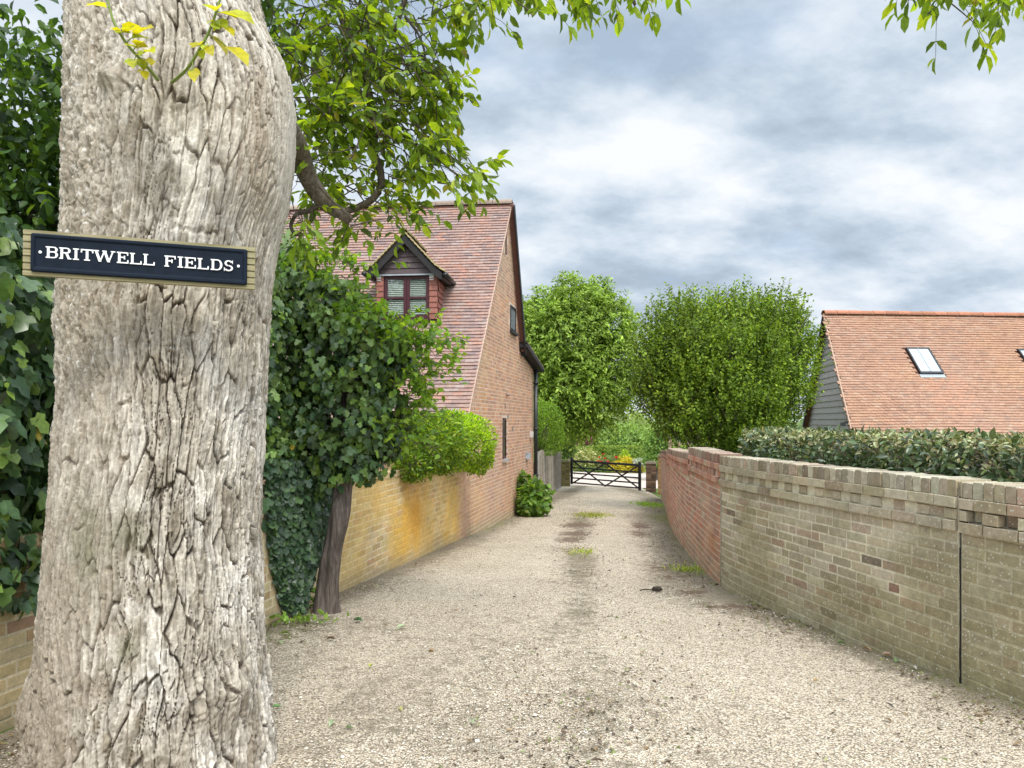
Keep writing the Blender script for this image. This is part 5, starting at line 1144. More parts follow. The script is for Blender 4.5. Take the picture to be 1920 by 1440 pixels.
# ------------------------------------------------------------------ ivy and shrubs on the left
def make_ivy():
    # ivy clad small tree in front of the wall
    rng = np.random.default_rng(114)
    base = np.array([-1.62, 6.5]); t = thing('ivy_tree', (base[0], base[1], ground(*base)), 'ivy smothered small tree with a leaning twisted brown trunk against the left wall', 'tree')
    g = Geo(); pts = spline(np.array([P(612, 1160, 6.5), P(614, 1120, 6.5), P(622, 1050, 6.48), P(634, 980, 6.46), P(640, 930, 6.5), P(648, 860, 6.55), P(650, 760, 6.6), P(640, 640, 6.7)]), 60)
    rad = np.interp(np.linspace(0, 1, 60), [0, 0.06, 0.16, 0.35, 0.5, 1], [0.165, 0.112, 0.095, 0.080, 0.085, 0.05])
    k = 40; T = unit(np.gradient(pts, axis=0)); Bv = unit(np.cross(T, np.array([0, 1.0, 0]))); Nv = np.cross(Bv, T); th = np.arange(k) / k * 2 * np.pi
    tw_ = np.linspace(0, 2.2, 60)[:, None]; rr = rad[:, None] * (1 + 0.16 * np.sin(3 * (th[None] + tw_ * 1.6)) + 0.07 * np.sin(7 * (th[None] + tw_ * 1.1)) + 0.05 * fbm(np.cos(th[None] + tw_) * 4, np.sin(th[None] + tw_) * 4, np.linspace(0, 4, 60)[:, None], 3, 6))
    V = pts[:, None] + rr[..., None] * (np.cos(th)[None, :, None] * Nv[:, None] + np.sin(th)[None, :, None] * Bv[:, None]); V = V.reshape(-1, 3)
    i = np.arange(59)[:, None] * k + np.arange(k)[None]; j = np.arange(59)[:, None] * k + (np.arange(k)[None] + 1) % k
    mesh('trunk', V, np.stack([i, j, j + k, i + k], -1).reshape(-1, 4), BARK_SMALL, t, None, True)
    def E(px, py, Y, rx, ry, rd): return (P(px, py, Y), (rx / F * Y, rd, ry / F * Y))
    bl = [E(640, 640, 6.7, 110, 95, 0.5), E(690, 668, 6.6, 80, 60, 0.45), E(735, 660, 6.7, 44, 48, 0.35), E(640, 760, 6.6, 105, 110, 0.5), E(706, 775, 6.7, 62, 92, 0.42), E(570, 560, 6.8, 65, 90, 0.45), E(560, 700, 6.8, 60, 130, 0.5), E(668, 850, 6.5, 66, 52, 0.30), E(545, 490, 6.9, 40, 50, 0.35), E(625, 560, 6.7, 55, 45, 0.3), E(600, 840, 6.5, 70, 70, 0.35), E(520, 760, 6.3, 40, 110, 0.35), E(525, 640, 6.4, 38, 110, 0.4), E(530, 850, 6.3, 40, 70, 0.3)]
    p, nn = blob(rng, [(c, r * 0.93 if hasattr(r, 'shape') else tuple(0.93 * q for q in r)) for c, r in bl], 21000, 0.26, 0.55, 3.2); kk = drop_inside(p, bl, 0.55); p, nn = p[kk], nn[kk]; keep = p[:, 0] > -2.9; p, nn = p[keep], nn[keep]
    a = ivy_leaves(rng, p, nn, 0.066, IVYC, [3, 3, 3, 2, 2])
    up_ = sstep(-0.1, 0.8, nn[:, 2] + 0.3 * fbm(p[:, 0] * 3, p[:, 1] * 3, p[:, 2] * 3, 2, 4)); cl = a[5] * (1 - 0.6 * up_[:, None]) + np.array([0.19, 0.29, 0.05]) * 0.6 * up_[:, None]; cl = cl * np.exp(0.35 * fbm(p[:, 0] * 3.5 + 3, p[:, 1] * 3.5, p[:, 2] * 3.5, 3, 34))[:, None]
    yl = rng.random(len(p)) < 0.004; cl[yl] = (0.42, 0.33, 0.03)
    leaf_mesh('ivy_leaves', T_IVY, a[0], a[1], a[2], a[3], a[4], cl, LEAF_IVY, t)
    # young sprays reaching out of the mass in lighter green
    C, A, N, L = [], [], [], []; tw = Geo()
    for (px, py, Y, n) in ((560, 520, 6.5, 16), (620, 500, 6.5, 16), (660, 520, 6.5, 14), (690, 590, 6.4, 22), (740, 622, 6.4, 26), (780, 632, 6.5, 22), (800, 650, 6.5, 20), (808, 690, 6.6, 22), (790, 735, 6.6, 26), (765, 700, 6.4, 22), (770, 770, 6.5, 24), (740, 800, 6.4, 16), (705, 570, 6.4, 4), (640, 575, 6.4, 20), (835, 630, 6.5, 5), (760, 830, 6.5, 14), (600, 470, 6.6, 12), (712, 500, 6.4, 2)):
        for k in range(n):
            p0 = P(px + rng.normal(0, 18), py + rng.normal(0, 15), Y + rng.normal(0, 0.15)); d = unit(np.array([rng.normal(0.4, 0.6), rng.normal(-0.2, 0.5), rng.normal(0.45, 0.45)])); ln = rng.uniform(0.12, 0.28)
            q = np.array([p0 + d * ln * f + UP * (-0.08 * f * f) for f in np.linspace(0, 1, 4)]); tw.tube(q, 0.0022, 4, None, False)
            for f in np.linspace(0.3, 1, 5): C.append(p0 + d * ln * f + UP * (-0.08 * f * f)); A.append(d * 0.5 + rng.normal(0, 0.6, 3) + np.array([0, 0, -0.2])); N.append(UP + rng.normal(0, 0.6, 3)); L.append(rng.uniform(0.045, 0.085))
    L = np.array(L); n = len(L); leaf_mesh('spray_leaves', T_OVAL, np.array(C), np.array(A), np.array(N), L, L * 0.7, shades(rng, n, [(0.12, 0.22, 0.03), (0.08, 0.16, 0.025), (0.17, 0.27, 0.035)]), LEAF, t); tag(tw.build('twigs', TWIG, t), kind='stuff')

    # ivy hanging down the wall to a point, on its own stem
    rng = np.random.default_rng(15); t = thing('wall_ivy', (-1.96, 6.25, ground(-1.96, 6.25)), 'dark ivy hanging down the wall and tapering to one woody stem between the two trunks', 'ivy')
    g = Geo()
    for k in range(3): g.tube(spline(np.array([P(540 + 2 * k, 1160, 6.27), P(537 + 4 * k, 1128, 6.29), P(537 + 3 * k, 1095, 6.31), P(533 + 8 * k, 1050, 6.34)]), 14), np.linspace(0.024, 0.012, 14), 7, None, True, 0.004)
    g.build('stem', TWIG, t, True)
    n = 5200; py = 860 + 285 * rng.random(n) ** 0.85; half = np.interp(py, [840, 900, 960, 1010, 1060, 1110, 1150], [85, 62, 56, 48, 38, 22, 8]); cx = np.interp(py, [840, 960, 1060, 1150], [560, 552, 545, 540])
    u = rng.uniform(-1, 1, n); px = cx + half * u; thick = 0.16 * (1 - u ** 2) * rng.random(n) ** 0.6 * np.interp(py, [860, 1100], [1.3, 0.6])
    X = []
    for a_, b_ in zip(px, py):
        k = (a_ - CX) / F; y0 = -3.16 / (k - 0.193); X.append(P(a_, b_, y0))
    X = np.array(X); wn = unit(np.array([1.0, -0.193, 0])); p = X + wn * (0.03 + thick)[:, None]; nn = np.repeat((wn * 0.8 + np.array([-0.1, -0.5, 0.2]))[None], n, 0)
    a = ivy_leaves(rng, p, unit(nn), 0.066, [(0.03, 0.062, 0.03), (0.045, 0.085, 0.04), (0.02, 0.045, 0.022), (0.06, 0.11, 0.04)], [3, 3, 3, 1.5]); leaf_mesh('ivy_leaves', T_IVY, *a[:5], a[5], LEAF_IVY, t)

    # ivy mass over the wall on the far left, behind the big trunk
    rng = np.random.default_rng(16); t = thing('ivy_hedge', (-2.7, 4.0, ground(-2.7, 4.0)), 'tall bank of dark glossy ivy over the wall left of the big trunk', 'ivy')
    bl = []
    for (x, y, z0, rx, ry, rz) in ((-2.75, 3.6, 0.35, 0.28, 0.6, 0.55), (-2.85, 3.7, 0.9, 0.42, 0.7, 0.6), (-2.95, 3.9, 1.5, 0.5, 0.7, 0.6), (-3.0, 4.2, 2.0, 0.5, 0.8, 0.55), (-2.9, 4.8, 1.0, 0.5, 0.7, 0.6), (-2.75, 5.2, 1.4, 0.5, 0.8, 0.7), (-2.55, 5.6, 0.8, 0.45, 0.7, 0.6), (-2.9, 5.2, 2.0, 0.5, 0.8, 0.45), (-2.35, 6.0, 0.75, 0.35, 0.6, 0.5), (-3.1, 3.0, 1.2, 0.5, 0.8, 0.8), (-2.75, 4.2, 0.42, 0.42, 0.7, 0.4)): bl.append(((x, y, z0), (rx, ry, rz)))
    p, nn = blob(rng, bl, 11000, 0.2, 0.25, 2.4); kk = drop_inside(p, bl, 0.6) & (p[:, 2] > 0.46 - 0.5 * sstep(4.4, 5.6, p[:, 1]) + 0.10 * fbm(p[:, 1] * 5, p[:, 0] * 5, 0, 2, 3)); p, nn = p[kk], nn[kk]
    a = ivy_leaves(rng, p, nn, 0.10, IVYC, [4, 3, 2.5, 1.6, 3]); cl = a[5]; yl = rng.random(len(p)) < 0.006; cl[yl] = (0.36, 0.28, 0.03); leaf_mesh('ivy_leaves', T_IVY, a[0], a[1], a[2], a[3], a[4], cl, LEAF_IVY, t)
    st = Geo()
    for k in range(7):
        y = 3.2 + k * 0.4; x = -2.95 + 0.2 * (y - 3.2); st.tube(spline(np.array([(x, y, 0.0), (x - 0.05, y + 0.1, 0.6), (x + 0.05, y, 1.2), (x, y + 0.1, 1.7)]), 10), np.linspace(0.02, 0.006, 10), 6)
    st.build('stem', TWIG, t, True)

    # dark tree behind, upper left
    rng = np.random.default_rng(17); t = thing('broadleaf_tree', (-3.95, 7.8, ground(-3.95, 7.8)), 'dark leafy tree filling the upper left corner behind the ivy bank', 'tree')
    g = Geo(); g.tube(spline(np.array([(-3.95, 7.8, -0.4), (-3.9, 7.8, 1.5), (-3.95, 7.8, 3.0), (-3.9, 7.7, 6.2)]), 20), np.linspace(0.2, 0.08, 20), 12, None, True, 0.01)
    g.build('trunk', BARK_SMALL, t, True)
    for k in range(11):
        a = rng.uniform(0, 6.28); z0 = rng.uniform(1.8, 4.2); e = np.array([-4.6 + 1.9 * math.cos(a), 7.5 + 1.2 * math.sin(a), z0 + rng.uniform(-0.2, 0.9)]); g = Geo(); g.tube(spline(np.array([(-3.93, 7.78, z0), (-4.4 + 0.8 * math.cos(a), 7.5 + 0.5 * math.sin(a), z0 + 0.35), e]), 10), np.linspace(0.06, 0.015, 10), 6); g.build('limb', TWIG, t, True)
    bl = [((-5.2, 7.6, 2.5), (1.3, 1.1, 1.0)), ((-4.4, 7.6, 3.3), (1.2, 1.1, 0.9)), ((-5.0, 7.4, 4.3), (1.5, 1.2, 1.1)), ((-3.6, 7.6, 4.2), (0.9, 1.0, 1.0)), ((-3.7, 7.7, 2.4), (0.8, 0.8, 0.8)), ((-3.2, 7.4, 5.3), (1.2, 1.0, 1.0))]
    p, nn = blob(rng, bl, 15000, 0.35, 0.25, 2.0); n = len(p); L = 0.12 * rng.uniform(0.7, 1.2, n)
    leaf_mesh('leaves', T_OVAL, p, rand_dir(rng, n) + np.array([0, 0, -0.6]), UP * 0.7 + rand_dir(rng, n) * 0.7 + nn * 0.4, L, L * 0.7, shades(rng, n, [(0.03, 0.065, 0.018), (0.045, 0.09, 0.022), (0.07, 0.125, 0.025), (0.022, 0.045, 0.018)]), LEAF, t)

    # the clipped shrubs on top of the wall
    for (nm, seed, bl, n, pal, L0, lab) in (
        ('privet_bush', 18, [E(790, 835, 9.6, 60, 62, 0.45), E(770, 870, 9.3, 34, 34, 0.25), E(830, 830, 10.0, 45, 58, 0.4)], 7500, [(0.09, 0.17, 0.02), (0.14, 0.24, 0.025), (0.06, 0.11, 0.02), (0.22, 0.28, 0.03)], 0.058, 'darker green rounded bush on the wall beside the ivy'),
        ('privet_bush', 19, [E(878, 832, 11.4, 48, 56, 0.48), E(850, 815, 10.8, 40, 42, 0.4), E(895, 850, 11.6, 30, 40, 0.34)], 7500, [(0.20, 0.32, 0.02), (0.27, 0.40, 0.03), (0.13, 0.23, 0.02), (0.08, 0.14, 0.02)], 0.055, 'bright lime green clipped bush at the end of the wall by the house')):
        rng = np.random.default_rng(seed); c0 = bl[0][0]; t = thing(nm, (c0[0], c0[1], H - 0.62), lab, 'bush', 'clipped bushes on the left wall')
        p, nn = blob(rng, bl, n, 0.14, 0.16, 3.0); kk = drop_inside(p, bl, 0.6); p, nn = p[kk], nn[kk]; m = len(p); L = L0 * rng.uniform(0.6, 1.25, m)
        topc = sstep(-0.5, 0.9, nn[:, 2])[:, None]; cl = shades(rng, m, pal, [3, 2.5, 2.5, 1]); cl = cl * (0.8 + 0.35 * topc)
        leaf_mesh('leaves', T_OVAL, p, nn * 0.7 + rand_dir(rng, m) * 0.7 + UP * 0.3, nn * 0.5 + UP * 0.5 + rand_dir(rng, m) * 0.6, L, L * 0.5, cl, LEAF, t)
        g = Geo()
        for k in range(14):
            e = c0 + rng.normal(0, 0.18, 3); g.tube(np.array([(c0[0] - 0.15, c0[1] + rng.normal(0, 0.2), H - 0.7), (c0 + e) / 2, e]), 0.008, 5)
        g.build('stems', TWIG, t)
make_ivy()


# ------------------------------------------------------------------ trees and hedges further on
def shoots_tree(rng, bl, nshoot, per, slen, leaf, pal, w, updraft, droop, flat=0.5, gap=0.55, spread=0.22, lump=0.3):
    p, nn = blob(rng, bl, nshoot, spread, lump, 2.6); k = drop_inside(p, bl, gap); p, nn = p[k], nn[k]; n = len(p)
    d = unit(nn * 0.8 + UP * updraft + rand_dir(rng, n) * 0.45); ln = slen * rng.uniform(0.5, 1.3, n)
    f = np.tile(np.linspace(0.1, 1.0, per), (n, 1)) + rng.normal(0, 0.03, (n, per))
    C = p[:, None] + d[:, None] * (ln[:, None] * f)[..., None] + UP * (-droop * (ln[:, None] * f ** 2))[..., None]
    side = unit(np.cross(d, rand_dir(rng, n))); sg = np.where(np.arange(per) % 2, 1, -1)
    A = d[:, None] * 0.6 + side[:, None] * (sg[None, :, None] * 0.8) + rng.normal(0, 0.3, (n, per, 3)) + UP * -droop
    N = UP * flat + nn[:, None] * 0.6 + rng.normal(0, 0.4, (n, per, 3))
    L = leaf * rng.uniform(0.6, 1.2, (n, per)); tone = np.exp(rng.normal(0, 0.10, (n, 1, 1)))
    cl = shades(rng, n * per, pal, w, 0.12).reshape(n, per, 3) * tone
    cl = cl * np.exp(0.30 * fbm(p[:, 0] * 1.7, p[:, 1] * 1.7, p[:, 2] * 1.7, 3, 33))[:, None, None] * np.array([1.0, 1.0, 0.9])
    tip = f[..., None] ** 3; cl = cl * (1 + 0.25 * tip * np.array([1.25, 1.0, 0.6]))
    return C.reshape(-1, 3), A.reshape(-1, 3), N.reshape(-1, 3), L.ravel(), cl.reshape(-1, 3), p, d, ln
def make_trees():
    # hornbeam, upright shoots
    rng = np.random.default_rng(22); Y = 18.0; base = np.array([(1370 - CX) / F * Y, Y]); t = thing('hornbeam_tree', (base[0], base[1], ground(*base)), 'dense dark green tree with upright spiky shoots behind the right wall', 'tree')
    def E(px, py, Yd, rx, ry, rd): return (P(px, py, Yd), (rx / F * Yd, rd, ry / F * Yd))
    bl = []
    for (px, py, Yt) in ((1208, 625, 17.8), (1226, 578, 18.6), (1262, 558, 17.6), (1296, 552, 18.8), (1330, 556, 17.4), (1362, 548, 18.4), (1398, 546, 17.5), (1432, 550, 18.8), (1466, 552, 18.0), (1496, 566, 18.6), (1514, 618, 18.2), (1300, 620, 16.7), (1372, 610, 16.5), (1440, 625, 16.8), (1210, 700, 18.0), (1500, 700, 18.0), (1360, 690, 16.4), (1290, 710, 16.8), (1430, 720, 16.9)):
        tp = P(px, py + 30, Yt); ft = P(1352, 850, 18.0)
        for f, rr in ((0.35, 40), (0.55, 44), (0.75, 40), (0.93, 24)):
            bl.append((ft + (tp - ft) * f * np.array([1, 1, 1]) + (tp - ft) * np.array([0.22, 0.1, 0]) * f * (1 - f), (rr / F * 18, rr / F * 20, rr * 1.35 / F * 18)))
    a = shoots_tree(rng, bl, 12500, 12, 0.58, 0.09, [(0.075, 0.13, 0.018), (0.105, 0.17, 0.022), (0.16, 0.235, 0.03), (0.045, 0.08, 0.015)], [4, 3, 2, 2], 1.5, 0.03, 0.4, 0.2, 0.34, 0.36)
    leaf_mesh('crown', T_DIA, a[0], a[1], a[2], a[3], a[3] * 0.62, a[4], LEAF_FAR, t)
    tw = Geo()
    tops = [(1225, 548), (1258, 540), (1300, 538), (1330, 535), (1352, 525), (1392, 522), (1410, 530), (1440, 528), (1470, 536), (1498, 545), (1510, 560), (1280, 535), (1370, 530), (1528, 640), (1520, 700), (1230, 590), (1205, 640), (1420, 540), (1535, 620)]
    C, A, N, L = [], [], [], []
    for (px, py) in tops:
        for q in range(4):
            tip = P(px + rng.normal(0, 12), py + 10 + abs(rng.normal(0, 16)), 18 + rng.normal(0, 0.5)); ctr = P(1356, 720, 18.0); d = unit((tip - ctr) * np.array([0.5, 0.5, 1])); s = tip - d * 0.8; tw.tube(np.array([s, tip]), np.array([0.010, 0.004]), 4)
            for f in np.linspace(0.0, 1, 16): C.append(s + d * 0.8 * f + rng.normal(0, 0.012, 3)); A.append(d * 0.7 + rng.normal(0, 0.6, 3)); N.append(UP * 0.4 + rng.normal(0, 0.6, 3)); L.append(rng.uniform(0.05, 0.085))
    L = np.array(L); leaf_mesh('top_shoots', T_DIA, np.array(C), np.array(A), np.array(N), L, L * 0.6, shades(rng, len(L), [(0.10, 0.18, 0.02), (0.14, 0.21, 0.025), (0.07, 0.13, 0.02)]), LEAF_FAR, t)
    for k in range(1500):
        s = a[5][k]; tw.tube(np.array([s - a[6][k] * 0.3, s + a[6][k] * a[7][k]]), np.array([0.008, 0.003]), 3, None, False)
    tw.build('twigs', TWIG, t)
    g = Geo(); b3 = np.array([base[0], base[1], ground(*base) - 0.1]); g.tube(spline(np.array([b3, b3 + (0.05, 0, 1.2), b3 + (0, 0, 2.2), P(1358, 690, 18.0)]), 16), np.linspace(0.2, 0.06, 16), 12, None, True, 0.008)
    for k in range(22):
        c, r = bl[k % len(bl)]; e = bl[(k * 4 + 2) % len(bl)][0]; g.tube(spline(np.array([b3 + (0, 0, rng.uniform(1.0, 2.2)), (b3 + (0, 0, 2.0) + e) / 2 + rng.normal(0, 0.15, 3), e]), 10), np.linspace(0.06, 0.012, 10), 6)
    g.build('trunk', BARK_SMALL, t, True)

    # cherry like tree beyond the house, drooping bright leaves in tiers
    rng = np.random.default_rng(23); Y = 27.0; base = np.array([1.0, 27.6]); t = thing('cherry_tree', (base[0], base[1], ground(*base)), 'tall light green tree with drooping leaves between the house and the gate', 'tree')
    bl = [E(1060, 640, 27, 85, 70, 1.9), E(1030, 600, 27.5, 60, 45, 1.4), E(1085, 585, 27, 55, 48, 1.3), E(1135, 610, 26.8, 48, 50, 1.2), E(1130, 680, 26.5, 62, 60, 1.3), E(1070, 720, 26.5, 70, 60, 1.4), E(1030, 690, 27.5, 50, 80, 1.3), E(1150, 720, 26.4, 44, 34, 0.9), E(1062, 772, 26.8, 40, 40, 0.9), E(1110, 760, 26.4, 46, 36, 0.9), E(1065, 545, 27, 18, 22, 0.6), E(1120, 550, 27, 16, 22, 0.6), E(1000, 640, 28, 40, 60, 1.2)]
    a = shoots_tree(rng, bl, 9000, 10, 0.5, 0.155, [(0.115, 0.19, 0.035), (0.155, 0.24, 0.05), (0.20, 0.295, 0.065), (0.07, 0.12, 0.022)], [4, 3, 2, 2], 0.25, 0.45, 0.5, 0.5)
    leaf_mesh('crown', T_DIA, a[0], a[1], a[2], a[3], a[3] * 0.42, a[4], LEAF_FAR, t)
    g = Geo(); b3 = np.array([base[0], base[1], ground(*base) - 0.1]); g.tube(spline(np.array([b3, b3 + (0.05, 0, 1.5), b3 + (-0.1, 0, 3.0), P(1070, 620, 27)]), 20), np.linspace(0.24, 0.08, 20), 12, None, True, 0.01); g.build('trunk', BARK_SMALL, t, True)
    for k in range(24):
        c, r = bl[k % len(bl)]; e = c + rand_dir(rng, 1)[0] * r * 0.7; g = Geo(); s = b3 + (0, 0, rng.uniform(1.6, 3.6)); g.tube(spline(np.array([s, (s + e) / 2 + rng.normal(0, 0.2, 3), e]), 10), np.linspace(0.07, 0.015, 10), 6); g.build('limb', TWIG, t, True)

    # ivy pillar of dark leaves under the cherry
    rng = np.random.default_rng(24); t = thing('conifer_bush', (2.1, 33.6, ground(2.1, 33.6)), 'dark narrow evergreen under the light green tree by the gate', 'bush')
    bl = [E(1058, 800, 33.6, 24, 55, 0.6), E(1050, 850, 33.6, 20, 45, 0.5)]; a = shoots_tree(rng, bl, 1000, 9, 0.3, 0.10, [(0.03, 0.06, 0.018), (0.05, 0.09, 0.02), (0.02, 0.04, 0.015)], None, -0.2, 0.4); leaf_mesh('leaves', T_DIA, a[0], a[1], a[2], a[3], a[3] * 0.4, a[4], LEAF_FAR, t)
    g = Geo(); g.tube(np.array([(2.1, 33.6, -1.6), (2.2, 33.6, 1.3)]), np.array([0.1, 0.05]), 8); g.build('trunk', BARK_SMALL, t, True)

    # rounded clipped bush overhanging the fence
    rng = np.random.default_rng(25); t = thing('clipped_bush', (0.72, 22.0, ground(0.7, 22.0)), 'smooth rounded clipped green bush bulging over the wooden fence', 'bush')
    bl = [E(1022, 795, 22, 36, 42, 0.75), E(1030, 820, 22.2, 29, 34, 0.6), E(1008, 785, 22, 28, 34, 0.7)]; p, nn = blob(rng, bl, 8500, 0.07, 0.06, 2.0); kk = drop_inside(p, bl, 0.7); p, nn = p[kk], nn[kk]; n = len(p); L = 0.06 * rng.uniform(0.6, 1.2, n)
    leaf_mesh('leaves', T_DIA, p, nn * 0.6 + rand_dir(rng, n) * 0.8, nn + rand_dir(rng, n) * 0.6, L, L * 0.6, shades(rng, n, [(0.11, 0.20, 0.02), (0.15, 0.25, 0.025), (0.08, 0.15, 0.02)]), LEAF_FAR, t)
    g = Geo()
    for k in range(5): g.tube(np.array([(0.3 + 0.1 * k, 22.0, ground(0.5, 22)), bl[0][0] + rng.normal(0, 0.15, 3)]), np.array([0.04, 0.02]), 6)
    g.build('stems', TWIG, t)

    # leafy plant at the corner of the house
    rng = np.random.default_rng(26); t = thing('leafy_plant', (0.42, 16.6, ground(0.42, 16.6)), 'big leaved green plant growing at the foot of the house corner', 'plant')
    bl = [E(1000, 935, 16.6, 30, 30, 0.35), E(985, 920, 17.0, 18, 35, 0.25), E(1015, 945, 16.6, 18, 22, 0.25), E(990, 952, 16.6, 22, 14, 0.3)]; p, nn = blob(rng, bl, 1050, 0.2, 0.3); n = len(p); L = 0.13 * rng.uniform(0.5, 1.25, n)
    leaf_mesh('leaves', T_IVY, p, nn * 0.6 + rand_dir(rng, n) * 0.6 + UP * -0.2, UP * 0.7 + nn * 0.5 + rand_dir(rng, n) * 0.5, L, L * 0.8, shades(rng, n, [(0.08, 0.16, 0.03), (0.12, 0.21, 0.04), (0.05, 0.10, 0.025), (0.22, 0.3, 0.1)], [4, 3, 2, 1]), LEAF, t)
    g = Geo(); b3 = np.array([0.42, 16.6, ground(0.42, 16.6)])
    for k in range(16): g.tube(np.array([b3 + rng.normal(0, 0.05, 3) * (1, 1, 0), b3 + (rng.normal(0.0, 0.2), rng.normal(0, 0.15), rng.uniform(0.3, 1.0))]), np.array([0.009, 0.004]), 5)
    g.build('stems', SHOOT, t)

    # laurel hedge behind the near right wall
    rng = np.random.default_rng(27); t = thing('laurel_hedge', (3.3, 7.0, ground(3.3, 7.0)), 'trimmed laurel hedge with browned cut twigs behind the right wall', 'hedge')
    n = 26000; ax = np.array([(3.72, 3.2), (3.45, 4.4), (3.22, 5.6), (3.05, 6.9), (3.1, 8.2), (3.25, 9.15)]); dd = np.concatenate(([0], np.cumsum(np.linalg.norm(np.diff(ax, axis=0), axis=1)))); s = rng.random(n) * dd[-1]
    cx_, cy_ = np.interp(s, dd, ax[:, 0]), np.interp(s, dd, ax[:, 1]); endf = np.sqrt(np.clip(1 - ((s - dd[-1] + 0.5) / 0.5).clip(0, 1) ** 2, 0, 1))
    a = rng.uniform(-0.25, math.pi + 0.25, n); shell = 1 - np.abs(rng.normal(0, 0.10, n)); hw, hh = 0.46, 0.5
    ca, sa = np.cos(a), np.sin(a); sq = 1 / np.maximum(np.abs(ca), np.abs(sa)) * 0.9 + 0.1                       # boxy section
    ox = -ca * sq * hw * shell * endf; oz = sa * sq * hh * shell; topz = H - 0.10 + 0.018 * fbm(s * 3, 0, 0, 3, 5)
    z = np.where(True, topz - hh + np.clip(oz, -0.45, hh + 0.01), 0); p = np.stack([cx_ + ox + 0.05 * fbm(s * 4, z * 4, 0, 3, 9), cy_ - ox * 0.15, z], 1)
    nn = unit(np.stack([-ca, -0.25 * np.ones(n), sa], 1)); L = 0.075 * rng.uniform(0.5, 1.25, n); topf = sstep(0.28, 0.0, topz - z)
    cl = shades(rng, n, [(0.04, 0.065, 0.03), (0.055, 0.09, 0.038), (0.08, 0.115, 0.05), (0.028, 0.045, 0.022)]); dry = rng.random(n) < 0.12 + 0.7 * topf; cl[dry] = shades(rng, int(dry.sum()), [(0.17, 0.15, 0.07), (0.20, 0.20, 0.10), (0.12, 0.16, 0.05), (0.22, 0.25, 0.14)]); L = np.where(dry, L * 0.62, L)
    kk = (p[:, 2] > H - 1.0); leaf_mesh('leaves', T_OVAL, p[kk], (nn * 0.3 + rand_dir(rng, n) * 0.8 + np.array([0, 0, -0.25]))[kk], (nn * 0.7 + rand_dir(rng, n) * 0.7 + UP * 0.3)[kk], L[kk], (L * 0.5)[kk], cl[kk], LEAF_LAUREL, t)
    g = Geo()
    for k in range(420):
        q = rng.integers(n); 
        if not kk[q]: continue
        c0 = np.array([cx_[q], cy_[q], p[q, 2] - rng.uniform(0.05, 0.3)]); g.tube(np.array([c0, (c0 + p[q]) / 2 + rng.normal(0, 0.03, 3), p[q] + nn[q] * 0.03]), np.array([0.006, 0.005, 0.003]), 5, None, False)
    for k in range(40):
        f = rng.random() * dd[-1]; x, y = np.interp(f, dd, ax[:, 0]), np.interp(f, dd, ax[:, 1]); g.tube(np.array([(x, y, ground(x, y)), (x + rng.normal(0, 0.1), y, H - 0.3)]), np.array([0.02, 0.01]), 6)
    g.build('twigs', mat_bark('dry_twig', (0.14, 0.11, 0.08), (0.26, 0.21, 0.15), (0.4, 0.34, 0.25), 60, 30), t)
make_trees()


